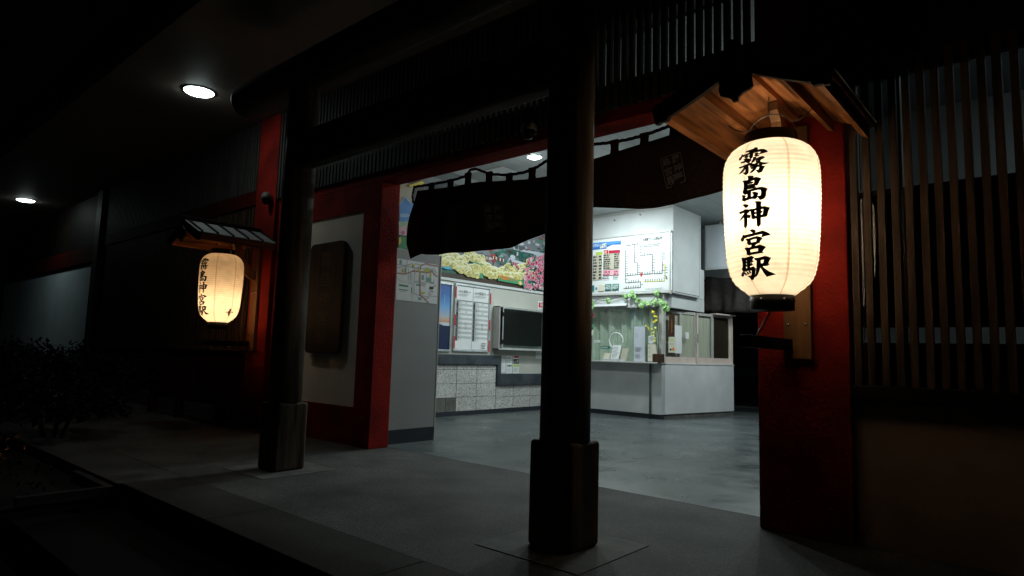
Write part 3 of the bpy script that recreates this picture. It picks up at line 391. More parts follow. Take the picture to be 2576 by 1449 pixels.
hf.box(-12,6,4.93,19,-.2,-.008,M['grout'])
struct(hf.build('hall_floor'))

# ================================================================ station building
B = thing('station_building', 'low station hall with red stucco pillars, dark lattice clerestory and a wide doorway', 'building', (-4,4.65,0))
# soffit, eaves, roof
MB().box(-26,6,2.45,5.0,4.65,4.72,M['soffit']).build('soffit', B)
MB().box(-26,6,2.36,2.45,4.60,5.0,M['dark']).build('fascia', B)
MB().prism([(2.3,5.0),(2.3,5.08),(12,8.2),(19.5,5.2),(19.5,5.1),(12,8.0)], lambda u,v,d:(d,u,v), -26.2, 6.2, M['dark']).build('roof', B)
# pillars
def pillar(xa, xb, lab=None):
    m = MB().box(xa, xb, 4.60, 5.05, 0, 4.65, M['red'])
    return m.build('pillar', B, .012)
pillar(-1.67,-1.07); pillar(-9.30,-8.70)
# lintel, jamb, white infill panel
MB().box(-8.70,-1.67,4.66,4.93,3.228,3.43,M['red']).build('lintel', B, .006)
MB().box(-8.70,-1.67,4.69,4.90,3.432,3.60,M['dark']).build('lattice_rail', B)
MB().box(-6.555,-6.215,4.64,4.93,0,3.226,M['red']).build('jamb', B, .008)
MB().box(-8.70,-6.555,4.665,4.86,0,.455,M['red']).box(-8.70,-6.555,4.665,4.86,2.905,3.226,M['red']).box(-8.70,-8.35,4.665,4.86,.455,2.905,M['red']).build('panel_surround', B)
MB().box(-8.35,-6.555,4.69,4.86,.455,2.905,M['plaster']).build('white_panel', B)
# clerestory lattice over the doorway
def lattice(x0, x1, z0, z1, y0, y1, w, pitch, mt, hang=0):
    m = MB(); x = x0+.01; r = random.Random(int(abs(x0)*100))
    while x+w < x1:
        e = r.uniform(-.002,.002)
        m.box(x+e, x+e+w, y0, y1, z0-hang, z1, mt); x += pitch
    return m
lattice(-8.70,-1.67,3.36,4.645,4.612,4.657,.046,.077,M['slat_grey'],.025).build('lattice', B)
MB().box(-8.70,-1.67,4.72,4.90,4.15,4.65,M['dark']).build('upper_wall', B)
# right bay: slatted window over a beige spandrel
MB().box(-1.07,5,4.66,4.9,0,.915,M['spandrel']).build('spandrel', B)
MB().box(-1.07,5,4.58,4.92,.918,1.02,M['dark']).build('window_sill', B, .006)
MB().box(-1.07,5,4.60,4.92,3.15,4.65,M['dark']).build('window_head', B)
lattice(-1.055,5,1.02,3.15,4.60,4.645,.042,.079,M['slat']).build('window_lattice', B)
wf = MB()
for x in (-1.065,-.80,-.27,.6,1.5,2.4,3.3,4.2): wf.box(x,x+.035,4.76,4.82,1.02,3.15,M['steel'] if x<-.5 else M['dark_metal'])
for z in (1.02,1.40,2.29,3.11): wf.box(-1.065,5,4.765,4.815,z,z+.035,M['dark'])
wo = wf.build('window_frame', B)
MB().box(-1.06,5,4.785,4.792,1.05,3.12,M['wglass']).build('window_pane', B)
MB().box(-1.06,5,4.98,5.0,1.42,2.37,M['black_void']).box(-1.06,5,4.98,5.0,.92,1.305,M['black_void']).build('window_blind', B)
# left bay
MB().box(-16.5,-9.30,4.62,4.9,3.33,3.56,M['red_wood']).build('side_lintel', B)
lattice(-16.5,-9.30,3.56,4.645,4.62,4.662,.046,.077,M['slat_grey']).build('side_lattice', B)
MB().box(-16.5,-9.30,4.72,4.9,3.56,4.65,M['dark']).build('side_upper_wall', B)
lattice(-16.5,-9.30,1.02,3.33,4.64,4.68,.05,.0845,M['slat']).build('side_window_lattice', B)
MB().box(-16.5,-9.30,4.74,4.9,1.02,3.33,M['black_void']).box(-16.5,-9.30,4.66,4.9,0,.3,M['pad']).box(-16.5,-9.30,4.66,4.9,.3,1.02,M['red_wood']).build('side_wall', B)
MB().box(-16.85,-16.5,4.55,5.0,0,4.65,M['dark_metal']).build('end_post', B, .01)
MB().box(-26,-16.85,4.66,4.9,0,3.03,M['endwall']).build('end_wall', B)
MB().box(-26,-16.85,4.60,4.9,3.03,3.42,M['red_wood']).build('end_lintel', B)
MB().box(-26,-16.85,4.66,4.9,3.42,4.65,M['dark']).build('end_upper_wall', B)
# hall shell
MB().box(-8.6,5,4.93,13.6,4.14,4.2,M['ceiling']).build('ceiling', B)
cp = MB()
for j in range(2):
    for i in range(4):
        if (i+j) % 2 == 0: cp.box(-8.50+i*.46,-8.06+i*.46,6.86+j*.46,7.30+j*.46,4.134,4.139,M['white'])
cp.build('ceiling_tile', B)
MB().box(-8.75,-8.56,4.93,19,0,4.2,M['wallgrey']).build('side_wall', B)
MB().box(-1.69,-1.62,5.05,8.5,0,4.14,M['wallgrey']).build('room_wall', B)
MB().box(-1.62,5,8.5,8.6,0,4.14,M['white']).build('room_wall', B)
MB().box(-8.6,5,13.6,13.7,2.98,4.14,M['white']).box(-5.64,5,13.48,13.6,2.96,3.10,M['white']).build('back_wall', B)
MB().box(-8.6,5,18.8,19,0,5,M['black_void']).box(-3.9,-3.7,13.7,19,0,4.2,M['black_void']).box(-8.6,5,13.7,19,4.2,4.3,M['black_void']).build('rear_wall', B)  # darkness beyond the exit is put into the near-black colour
MB().box(-5.3,-3.9,14.7,14.9,0,.45,M['pad']).build('rear_kerb', B)
MB().box(-5.3,-3.9,15.6,15.8,.0,3.4,M['black_void']).build('exit_dark_sheet', B)  # near-black sheet added in place of the dark outside
pp = MB(); pp.tube([(-5.64,13.42,3.98),(-3.8,13.42,3.98)], .035, M['white']); pp.tube([(-5.35,13.45,3.98),(-5.35,13.45,3.72),(-5.25,13.45,3.66)], .012, M['white'])
pp.build('pipe', B)
# tiled dado with slate capping along the left wall of the hall
td = MB().box(-8.565,-8.556,7.0,9.42,.02,1.1,M['grout']).box(-8.565,-8.556,9.42,11.15,.02,.6,M['grout'])
vj = [7.27,7.79,8.30,8.833,9.378]
hj = [.075,.332,.585,.846,.935]
for i in range(len(vj)-1):
    for j in range(4):
        y0,y1,z0,z1 = vj[i],vj[i+1],hj[j],hj[j+1]
        if j == 0 and i == 1:
            ym = (y0+y1)/2
            td.box(-8.56,-8.548,y0+.005,ym-.004,z0+.004,z1-.004,M['pad']); td.box(-8.56,-8.548,ym+.004,y1-.005,z0+.004,z1-.004,M['pad']); continue
        td.box(-8.56,-8.546,y0+.005,y1-.005,z0+.004,z1-.004,M['granite'])
vj2 = [9.378,9.914,10.453,10.99,11.15]
for i in range(4):
    for z0,z1 in ((.075,.305),(.305,.535)):
        td.box(-8.56,-8.546,vj2[i]+.005,vj2[i+1]-.005,z0+.004,z1-.004,M['granite'])
td.build('tile_dado', B, .0025, seg=1)
MB().prism([(7.0,.94),(9.378,.94),(9.378,.54),(11.15,.54),(11.15,.765),(9.475,.765),(9.475,1.125),(7.0,1.125)], lambda u,v,d:(d,u,v), -8.56,-8.50, M['slate']).build('slate_capping', B, .004)
MB().box(-8.56,-8.535,7.0,11.15,0,.07,M['skirt']).build('skirting', B)

# ================================================================ torii gate
T = thing('torii_gate', 'weathered dark log torii gate standing on the porch before the doorway', 'gate', (-4.06,3.27,0))
def tpost(cx):
    p = MB().lathe([(.158,.62),(.156,1.5),(.150,3.0),(.146,4.0)], M['torii'], (cx,3.27,0), 40).build('post', T)
    MB().box(cx-.16,cx+.16,3.115,3.435,0,.635,M['torii']).build('base', p, .028, seg=4)
    MB().box(cx-.38,cx+.38,2.89,3.65,-.1,.003,M['pad']).build('footing', p, .003)
    return p
tpost(-2.385); tpost(-5.735)
kg = MB().lathe([(.02,0),(.12,.005),(.175,.03),(.19,.09),(.19,5.91),(.175,5.97),(.12,5.995),(.02,6.0)], M['torii_h'], (0,0,0), 40, True, Matrix.Translation((-7.06,3.27,3.95)) @ Matrix.Rotation(PI/2,4,'Y'))
kg.build('top_beam', T)
MB().box(-5.735,-2.385,3.17,3.37,2.93,3.30,M['torii_h']).build('tie_beam', T, .07, seg=5)

# ================================================================ lantern brackets and lanterns
RC = -1.38
def make_bracket():
    t = thing('lantern_bracket', 'small gabled cedar roof on a bolted backboard, over the lantern on the right doorway pillar', 'lantern roof', (RC,4.60,1.17), group='little roofs over the lanterns')
    y0, y1 = 3.5, 4.57; ap = 2.835; k = .44; hw = .50; sl = 0
    def zz(dx, y, o=0): return ap + .03 - k*abs(dx) - sl*(y-y0) + o
    for s in (-1,1):
        m = MB()
        ua, ub = (0, s*hw)
        q = [(RC+ua,y0+.03,zz(ua,y0+.03)+.045),(RC+ub,y0+.03,zz(ub,y0+.03)+.045),(RC+ub,y1,zz(ub,y1)+.045),(RC+ua,y1,zz(ua,y1)+.045)]
        up = [(a,b,c+.022) for a,b,c in q]
        m.add(q+up, [(0,1,2,3),(7,6,5,4),(0,4,5,1),(1,5,6,2),(2,6,7,3),(3,7,4,0)], M['lwood']); m.build('roof_board', t)
        m = MB(); q2 = [(a+s*.02*(i in(1,2)),b-(.05 if i in (0,1) else 0),c+.024) for i,(a,b,c) in enumerate(q)]; up = [(a,b,c+.012) for a,b,c in q2]
        m.add(q2+up, [(0,1,2,3),(7,6,5,4),(0,4,5,1),(1,5,6,2),(2,6,7,3),(3,7,4,0)], M['roofmetal'])
        for i in range(6):
            y = y0+.01+i*.21
            v = [(RC,y,zz(0,y)+.083),(RC+s*(hw+.025),y,zz(hw+.025,y)+.083),(RC+s*(hw+.025),y+.022,zz(hw+.025,y)+.083),(RC,y+.022,zz(0,y)+.083)]
            m.add(v+[(a,b,c+.028) for a,b,c in v], [(0,1,2,3),(7,6,5,4),(0,4,5,1),(1,5,6,2),(2,6,7,3),(3,7,4,0)], M['blackp'])
        m.build('roof_sheet', t)
        # purlins under the boards
        for d in (.235,.445):
            m = MB(); w = .02; h = .075
            v = []
            for y in (y0+.02,y1):
                for dx,dz in ((-w,.045),(w,.045),(w,.045-h),(-w,.045-h)):
                    v.append((RC+s*(d+dx), y, zz(d,y)+dz-(k*dx)))
            m.add(v, [(0,1,2,3),(7,6,5,4),(0,4,5,1),(1,5,6,2),(2,6,7,3),(3,7,4,0)], M['lwood']); m.build('purlin', t)
        # bargeboard with a gentle curve and stepped tip
        top = []; bot = []
        for i in range(9):
            d = .53*i/8; sag = .018*math.sin(PI*min(1,d/.53)); top.append((d, ap+.115-k*d-sag)); 
            if d <= .40: bot.append((d, ap-k*d-sag*.7))
        bot += [(.41,ap-.185),(.425,ap-.212),(.47,ap-.212),(.485,ap-.222),(.505,ap-.222)]
        poly = [(RC+s*d,z) for d,z in top+bot[::-1]]
        MB().prism(poly, lambda u,v,d:(u,d,v), y0-.02, y0+.012, M['dark']).build('bargeboard', t)
    # ridge, pendant, backboard, arm, brace
    MB().prism([(RC-.03,0),(RC+.03,0),(RC+.035,.035),(RC,.05),(RC-.035,.035)], lambda u,v,d:(u,d,ap+.115+v-sl*(d-y0)), y0-.06, y1, M['blackp']).build('ridge_cap', t)
    MB().prism([(RC-.03,0),(RC+.03,0),(RC+.03,.06),(RC-.03,.06)], lambda u,v,d:(u,d,ap+.02+v-sl*(d-y0)), y0+.02, y1, M['lwood']).build('ridge_beam', t)
    g = [(-.10,2.80),(-.078,2.755),(-.084,2.716),(-.072,2.681),(-.039,2.668),(-.012,2.650),(.004,2.628),(.028,2.632),(.028,2.648),(.05,2.668),(.096,2.686),(.112,2.70),(.107,2.746),(.10,2.79),(.02,2.85),(-.02,2.85)]
    MB().prism([(RC+u,v) for u,v in g], lambda u,v,d:(u,d,v), y0-.045, y0-.022, M['dark']).build('pendant', t)
    MB().box(RC-.09,RC+.09,4.545,4.598,1.175,2.80,M['lwood_v']).build('backboard', t, .004)
    for sx in (-.056,.056):
        for z in (1.41,2.03): MB().lathe([(.013,0),(.012,.006),(.007,.011),(.001,.013)], M['steel'], n=12, M4=Matrix.Translation((RC+sx,4.546,z)) @ Matrix.Rotation(PI/2,4,'X')).build('bolt', t)
    MB().box(RC-.11,RC-.03,3.80,4.545,1.235,1.31,M['dark']).build('arm', t, .004)
    br = [(4.545,2.20),(4.545,2.34),(4.46,2.40),(4.36,2.52),(4.30,2.72),(4.22,2.82),(4.12,2.855),(4.12,2.79),(4.18,2.73),(4.22,2.52),(4.32,2.34),(4.44,2.24)]
    MB().prism(br, lambda u,v,d:(d,u,v), RC-.032, RC+.032, M['lwood_v']).build('brace', t, .003)
    # chains: hook from the ridge to the lantern handle, short chain from lantern to arm
    m = MB()
    def chain(a, b, n):
        nonlocal m
        a = Vector(a); b = Vector(b)
        for i in range(n):
            p = a.lerp(b,(i+.5)/n); d = (b-a).normalized(); o = Vector((1,0,0)) if i%2 else Vector((0,1,0)); L = (b-a).length/n*.66
            m.tube([p+d*(L*math.cos(q*PI/4))+o*(.007*math.sin(q*PI/4)) for q in range(9)], .0026, M['iron'], 5)
    chain((RC,4.05,2.855),(RC,4.05,2.735),6); m.build('chain', t)
    m = MB(); chain((RC,4.04,1.47),(RC-.07,3.98,1.31),7); m.build('chain', t)
    for s in (-1,1): wr = MB(); wr.tube([(RC+s*(.135+.045*i),4.05+.004*(i%2),2.66+.022*i-.02*math.sin(i*1.05)) for i in range(4)], .004, M['iron'], 6); wr.build('guy_wire', t)
    return t
LC = (-1.375, 4.05); ZB, ZT = 1.562, 2.527
PROF = [(0,.168),(.02,.212),(.05,.243),(.08,.261),(.12,.277),(.18,.285),(.35,.287),(.6,.277),(.77,.266),(.86,.247),(.91,.226),(.95,.188),(.98,.150),(1,.126)]
def lrad(t):
    t = min(max(t,0),1)
    for (a,ra),(b,rb) in zip(PROF,PROF[1:]):
        if a <= t <= b: return ra+(rb-ra)*(t-a)/(b-a)
    return PROF[-1][1]
def lrs(t): return (lrad(t-.012)+2*lrad(t)+lrad(t+.012))/4
def make_lantern():
    t = thing('paper_lantern', 'large bright white paper lantern with black brushed characters, hanging at the right of the doorway', 'lantern', (LC[0],LC[1],ZB), group='station name lanterns')
    n = 33; pr = []
    for i in range(n*4+1):
        q = i/(n*4); pr.append((lrs(1-q) + .0042*abs(math.sin(PI*q*n)), ZB+(ZT-ZB)*q))
    MB().lathe(pr, M['paper_a'], (LC[0],LC[1],0), 84, caps=False).build('paper_shade', t)
    m = MB()
    def ring(r0, z0, z1, th=.012): return [(r0,z0),(r0,z1),(r0-th,z1),(r0-th,z0),(r0,z0)]
    top = MB().lathe(ring(.158,2.512,2.60), M['blackp'], (LC[0],LC[1],0), 48, caps=False).build('top_ring', t)
    bot = MB().lathe([(.001,1.472),(.126,1.472),(.129,1.476),(.129,1.574),(.117,1.574),(.117,1.49),(.001,1.49)], M['blackp'], (LC[0],LC[1],0), 48, caps=False).build('bottom_ring', t)
    for k in range(6):
        a = k*PI/3+.35
        MB().lathe([(.009,0),(.007,.004),(.001,.006)], M['steel'], n=10, M4=Matrix.Translation((LC[0]+.129*math.cos(a),LC[1]+.129*math.sin(a),1.535)) @ Matrix.Rotation(a,4,'Z') @ Matrix.Rotation(PI/2,4,'Y')).build('rivet', bot)
    h = MB().tube([(LC[0]+.160*math.cos(PI*i/16), LC[1], 2.57+.165*math.sin(PI*i/16)) for i in range(17)], .0035, M['iron'], 6)
    for s in (-1,1): h.box(LC[0]+s*.162-.004,LC[0]+s*.162+.004,LC[1]-.014,LC[1]+.014,2.485,2.58,M['steel'])
    h.build('handle', t)
    # brushed characters laid on the paper
    lm = MB(); j = 0
    for poly in LET:
        j += 1
        b = bmesh.new(); vs = [b.verts.new((a,z,0)) for a,z in poly]
        try: b.faces.new(vs)
        except Exception: b.free(); continue
        bmesh.ops.triangulate(b, faces=b.faces[:])
        for _ in range(4):
            long = [e for e in b.edges if abs(e.verts[0].co.x-e.verts[1].co.x)*.3 > .018 or abs(e.verts[0].co.y-e.verts[1].co.y) > .03]
            if not long: break
            bmesh.ops.subdivide_edges(b, edges=long, cuts=1); bmesh.ops.triangulate(b, faces=[f for f in b.faces if len(f.verts)>3])
        b.verts.index_update(); out = []
        for v in b.verts:
            a, z = v.co.x, v.co.y; r = lrs(1-z/(ZT-ZB)) + .0062 + j*.00006
            out.append((LC[0]+r*math.sin(a), LC[1]-r*math.cos(a), ZB+z))
        lm.add(out, [tuple(v.index for v in f.verts) for f in b.faces], M['black']); b.free()
    lo = lm.build('lettering', t); lo.rotation_euler = (0,0,-.022)
    return t
M['paper_a'] = paper('lantern_paper', (.95,.92,.85), .42, -.238)
M['paper_b'] = paper('aged_lantern_paper', (.93,.82,.66), .45, -.238)
brk = make_bracket(); lan = make_lantern()
lamp('lantern_bulb', 'POINT', (LC[0],LC[1],2.08), P_R, WARM_R, lan, .05)
brk2 = dup(brk, loc=(RC-7.665,4.60,1.09)); brk2['label'] = 'small gabled cedar roof with grey metal sheets, over the lantern behind the far torii post'
lan2 = dup(lan, loc=(LC[0]-7.665,LC[1],ZB-.08)); lan2['label'] = 'orange paper lantern with a dark blotch low on its side, near the far torii post'
for c in lan2.children:
    if c.type == 'LIGHT':
        c.data = c.data.copy(); c.data.energy = P_L; c.data.color = WARM_L; c.location.z = 1.83-ZB
    elif c.name.startswith('paper_shade'):
        c.data = c.data.copy(); c.data.materials[0] = M['paper_b']
lan2.rotation_euler = (0, 0, .22)
# dark blotch burnt into the far lantern
bl = MB(); rr = random.Random(3); ox, oy = LC[0]-7.665, LC[1]
def lp(a, z, o=.007):
    r = lrs(1-(z-ZB)/(ZT-ZB))+o; return (ox+r*math.sin(a), oy-r*math.cos(a), z-.08)
for ca, cz, ra, rz in ((1.70,1.70,.085,.028),(1.72,1.735,.06,.02),(1.69,1.668,.05,.02),(1.84,1.705,.08,.007),(1.55,1.70,.10,.006)):
    n = 14; pts = [lp(ca+ra*math.cos(2*PI*i/n)*rr.uniform(.75,1.15), cz+rz*math.sin(2*PI*i/n)*rr.uniform(.75,1.15), .007+len(bl.f)*.0003) for i in range(n)]
    bl.add(pts+[lp(ca,cz,.0075+len(bl.f)*.0003)], [(i,(i+1)%n,n) for i in range(n)], C('stain'))
bl.build('blotch', lan2)

# ================================================================ doorway curtain
def interp(tab, x):
    if x <= tab[0][0]: return tab[0][1]
    for (a,ya),(b,yb) in zip(tab,tab[1:]):
        if x <= b: return ya+(yb-ya)*(x-a)/(b-a)
    return tab[-1][1]
TOP = [(-5.98,3.136),(-5.75,3.114),(-5.31,3.081),(-5.08,3.078),(-4.90,3.072),(-4.68,3.044),(-4.38,3.012),(-4.13,2.985),(-3.93,2.976),(-3.6,3.01),(-3.35,3.055),(-3.14,3.078),(-2.84,3.105),(-2.52,3.132),(-2.3,3.146),(-2.0,3.13),(-1.7,3.145)]
BOT = [(-6.12,2.302),(-6.08,2.308),(-6.03,2.32),(-5.95,2.33),(-5.87,2.338),(-5.80,2.322),(-5.48,2.295),(-5.08,2.276),(-4.71,2.272),(-4.44,2.285),(-4.17,2.336),(-3.94,2.384),(-3.6,2.52),(-3.35,2.578),(-3.1,2.538),(-2.92,2.516),(-2.69,2.503),(-2.52,2.499),(-2.31,2.523),(-2.07,2.535),(-1.7,2.55)]
LEFT = [(0,-5.977),(.18,-6.048),(.37,-6.128),(.54,-6.164),(.77,-6.178),(1,-6.118)]
def cloth_y(x, t): return 5.0 + .035*math.sin(x*4.1+.6)*(.25+t) + .016*math.sin(x*11.3+1.7*t)*(.2+t) + .02*math.sin(x*1.7)*t
N_ = thing('noren_curtain', 'long dark brown noren curtain with two stamped seals hanging on a rope across the doorway', 'curtain', (-4,5.0,2.3))
nu, nv = 150, 14; vs = []; fs = []
for j in range(nv+1):
    t = j/nv; xl = interp(LEFT, t)
    for i in range(nu+1):
        s = i/nu; x = xl+(-1.70-xl)*s
        zt = interp(TOP, -5.98+(-1.70+5.98)*s); zb = interp(BOT, -6.12+(-1.70+6.12)*s)
        vs.append((x, cloth_y(x,t), zt+(zb-zt)*t))
for j in range(nv):
    for i in range(nu): fs.append((j*(nu+1)+i, (j+1)*(nu+1)+i, (j+1)*(nu+1)+i+1, j*(nu+1)+i+1))
cl = MB().add(vs, fs, M['cloth'], True).build('cloth', N_)
sd = cl.modifiers.new('thickness','SOLIDIFY'); sd.thickness = .004; sd.offset = 1
ROPE = [(-6.04,2.99),(-6.06,3.08),(-6.03,3.19),(-5.76,3.174),(-5.37,3.160),(-5.12,3.178),(-5.055,3.24),(-4.966,3.236),(-4.754,3.14),(-4.47,3.078),(-4.225,3.072),(-4.07,3.099),(-3.93,3.15),(-3.72,3.235),(-3.6,3.24),(-3.35,3.2),(-3.17,3.179),(-2.985,3.172),(-2.807,3.178),(-2.635,3.20),(-2.514,3.217),(-2.30,3.245),(-2.0,3.20),(-1.69,3.235)]
rp = []
for (a,za),(b,zb) in zip(ROPE,ROPE[1:]):
    for q in range(6):
        u = q/6; rp.append((a+(b-a)*u, 5.0, za+(zb-za)*u))
rm = MB()
for ph in (0, 2*PI/3, 4*PI/3):
    rm.tube([(x, y+.009*math.cos(i*.9+ph), z+.009*math.sin(i*.9+ph)) for i,(x,y,z) in enumerate(rp)], .009, M['rope'], 6)
rm.build('rope', N_)
for x, zr in ((-5.71,3.17),(-5.378,3.162),(-5.086,3.19),(-4.754,3.145),(-4.454,3.078),(-4.135,3.084),(-3.75,3.22),(-3.44,3.22),(-3.133,3.178),(-2.818,3.178),(-2.524,3.215),(-2.2,3.23),(-1.9,3.21)):
    zt = interp(TOP, x)-.02; m = MB()
    for w, y in ((.042,4.985),(.042,5.015)):
        a = [(x-w,zt),(x+w,zt),(x+w*.8,(zt+zr)/2),(x+w,zr+.016),(x-w,zr+.016),(x-w*.8,(zt+zr)/2)]
        m.prism(a, lambda u,v,d:(u,d,v), y-.002, y+.002, M['cloth'])
    m.box(x-.042,x+.042,4.983,5.017,zr+.012,zr+.018,M['cloth']).build('strap', N_)
def seal(quad, nm='seal'):
    (x0,z0),(x1,z1),(x2,z2),(x3,z3) = quad     # tl tr br bl
    def q(u, v, o=0):
        x = (x3+(x2-x3)*u)*(1-v)+(x0+(x1-x0)*u)*v; z = (z3+(z2-z3)*u)*(1-v)+(z0+(z1-z0)*u)*v
        t = (interp(TOP,x)-z)/max(.01,(interp(TOP,x)-interp(BOT,x))); return (x, cloth_y(x,t)-.008-o, z)
    m = MB(); w = .035
    r = [(.06,0),(.94,0),(1,.05),(1,.95),(.94,1),(.06,1),(0,.95),(0,.05)]; k = [(w+(1-2*w)*u, w*.7+(1-1.4*w)*v) for u,v in r]
    n = 8; m.add([q(*p) for p in r]+[q(*p) for p in k], [(i,(i+1)%n,n+(i+1)%n,n+i) for i in range(n)], M['seal'])
    for ch,u0,v0,u1,v1 in (('霧',.53,.68,.93,.95),('島',.07,.68,.47,.95),('神',.53,.38,.93,.65),('宮',.07,.38,.47,.65),('驛',.08,.06,.92,.35)):
        g, f, a = glyphs(ch,.02); m.add([q(u0+(u1-u0)*x, v0+(v1-v0)*y, .001) for x,y in g], f, M['seal'])
    m.build(nm, N_)
seal([(-4.803,2.791),(-4.545,2.761),(-4.509,2.463),(-4.745,2.477)])
seal([(-2.673,2.934),(-2.459,2.956),(-2.405,2.677),(-2.61,2.648)])

# ================================================================ lamps under the eaves and in the hall
def make_soffit_light(x, y):
    t = thing('eaves_lamp', 'round white ceiling lamp glowing under the eaves above the left torii end', 'ceiling lamp', (x,y,4.65), group='round lamps under the eaves')
    MB().lathe([(.205,0),(.205,-.012),(.19,-.014),(.19,0)], M['silver'], (x,y,4.65), 40, caps=False).build('rim', t)
    MB().lathe([(.19,-.008),(.175,-.022),(.14,-.036),(.09,-.046),(.04,-.050),(.001,-.051)], E_SOF, (x,y,4.65), 40, caps=False).build('diffuser', t)
    return t
E_SOF = emit('lamp_diffuser', (.84,1.0,.96), L_SOF)
sl = make_soffit_light(-8.90, 3.48)
s2 = dup(sl, loc=(-19.52,3.72,4.65)); s2['label'] = 'round white ceiling lamp glowing under the eaves at the far left, lower in view'
E_DOWN = emit('downlight_diffuser', (.9,1.0,1.0), 25)
def make_downlight(x, y, p, fill_frac=.4):
    t = thing('downlight', 'bright round downlight in the hall ceiling just under the red lintel', 'downlight', (x,y,4.13), group='downlights in the hall ceiling')
    MB().lathe([(.125,.0),(.125,-.016),(.105,-.02),(.105,0)], M['white'], (x,y,4.135), 32, caps=False).build('rim', t)
    MB().lathe([(.105,-.012),(.07,-.034),(.001,-.042)], E_DOWN, (x,y,4.135), 32, caps=False).build('diffuser', t)
    lamp('downlight_beam', 'AREA', (x,y,4.085), p, COOL, t, .16); lamp('ceiling_fill_point', 'POINT', (x,y,3.62), p*fill_frac, COOL, t, .10)  # bare point below the fitting is an added fill to brighten the ceiling
    return t
make_downlight(-5.92, 7.20, P_HALL, .12)
for x, y, f in HALL_LAMPS:
    d = make_downlight(x, y, P_HALL*f); d['label'] = 'round downlight in the hall ceiling hidden from the porch'

# ================================================================ fixtures on the front
def dome(x, z, lab):
    t = thing('dome_light', lab, 'wall lamp', (x,4.6,z), group='grey dome lamps on the front')
    MB().lathe([(.001,.105),(.03,.10),(.058,.075),(.072,.035),(.075,0),(.068,-.002),(.06,.02)], M['fitting'], (x,4.52,z), 28, caps=False).build('hood', t)
    MB().lathe([(.062,.01),(.058,-.04),(.04,-.075),(.001,-.088)], M['screen'], (x,4.52,z), 28, caps=False).build('lens', t)
    MB().box(x-.03,x+.03,4.55,4.62,z-.02,z+.07,M['fitting']).build('bracket', t, .005)
dome(-3.80, 3.29, 'small grey dome lamp on the red lintel above the doorway')
dome(-8.82, 3.33, 'small grey dome lamp on the far red pillar above the orange lantern')

# plaque on the white panel
Q = thing('name_plaque', 'tall weathered wooden name plaque with rounded corners on the white panel', 'plaque', (-7.27,4.69,1.8))
def rr_(x0,x1,z0,z1,r,n=6):
    o = []
    for cx,cz,a0 in ((x1-r,z0+r,-PI/2),(x1-r,z1-r,0),(x0+r,z1-r,PI/2),(x0+r,z0+r,PI)):
        o += [(cx+r*math.cos(a0+PI/2*i/n), cz+r*math.sin(a0+PI/2*i/n)) for i in range(n+1)]
    return o
MB().prism(rr_(-7.70,-6.90,1.095,2.55,.09), lambda u,v,d:(u,d,v), 4.625, 4.675, M['plaque']).build('board', Q, .008)
MB().box(-7.6,-7.0,4.675,4.692,1.3,1.4,M['dark']).box(-7.6,-7.0,4.675,4.692,2.2,2.3,M['dark']).build('batten', Q)
b = Board((0,4.624,0), '-y')
for i, ch in enumerate('霧島神宮駅'): b.text(ch, -7.42, 2.22-i*.255, .23, .20, M['plaque_ink'])
b.build('lettering', Q)

# red board stand with legs at the far left, pale wall showing under it
F = thing('red_board_fence', 'long low red board screen standing on short legs at the far left', 'screen', (-10.5,4.3,0))
MB().box(-11.9,-8.72,4.27,4.33,.29,1.075,M['red_wood']).build('panel', F, .004)
for x in (-11.85,-10.75,-9.3): MB().box(x-.06,x+.06,4.25,4.35,-.002,.29,M['red_wood']).build('leg', F)
MB().box(-11.95,-8.71,4.24,4.36,1.075,1.10,M['red_wood']).build('cap', F, .004)

# ================================================================ hall: map partition by the doorway
PX = -6.36
P_ = thing('map_partition', 'grey free standing partition with dark skirting just inside the doorway', 'partition', (PX,5.4,0))
MB().box(PX-.05,PX-.01,4.96,5.80,.17,2.46,M['panelgrey']).build('panel', P_, .006)
MB().box(PX-.045,PX-.006,4.95,5.80,0,.168,M['skirt']).build('skirting', P_)
MB().box(PX-.055,PX-.004,5.80,5.815,.0,2.46,M['alu']).build('edge_trim', P_)
MB().lathe([(.014,0),(.012,.005),(.001,.006)], M['white'], n=14, M4=Matrix.Translation((PX-.01,5.32,2.28)) @ Matrix.Rotation(PI/2,4,'Y')).build('stud', P_)
def shape(b, d, k, mt, layer=None): b.poly(d[k], mt, layer)
b = Board((PX-.008,0,0), '+x', .0009)
s_ = AM['sheet']; b.poly(s_, C('w'))
for k in AM:
    if k[0]=='t': b.poly(AM[k], C('mapgreen'), 2)
    elif k[:2]=='gr': b.poly(AM[k], C('greyl'), 2)
    elif k[0]=='g': b.poly(AM[k], C('green'), 2)
    elif k[0]=='y': b.poly(AM[k], C('mapyel'), 5)
    elif k[0]=='p': b.poly(AM[k], C('photo'), 5)
for k in AM:
    if k[0]=='k': b.line(AM[k], .006, C('greym'), 3)
    elif k[0]=='d': b.line(AM[k], .006, C('greyl'), 3)
    elif k[0]=='r' : b.line(AM[k], .015, C('mapred'), 4)
ym0, zm0 = AM['g1'][3]; 
b.greek(5.12,1.90,5.26,1.94,2,C('greyl'),1); b.greek(5.62,2.06,5.70,2.08,1,C('k'),2); b.greek(5.64,1.95,5.72,1.97,1,C('k'),3)
rnd = random.Random(8)
for i in range(26):
    y = rnd.uniform(5.1,5.7); z = rnd.uniform(2.02,2.26); b.rect(y,z,y+rnd.uniform(.02,.05),z+rnd.uniform(.01,.03),C(rnd.choice(['greyl','greyl','mapgreen','cream'])),2.3+i*.02)
tag(b.build('area_map'), 'illustrated area map sheet with coloured roads on the grey partition', 'map')
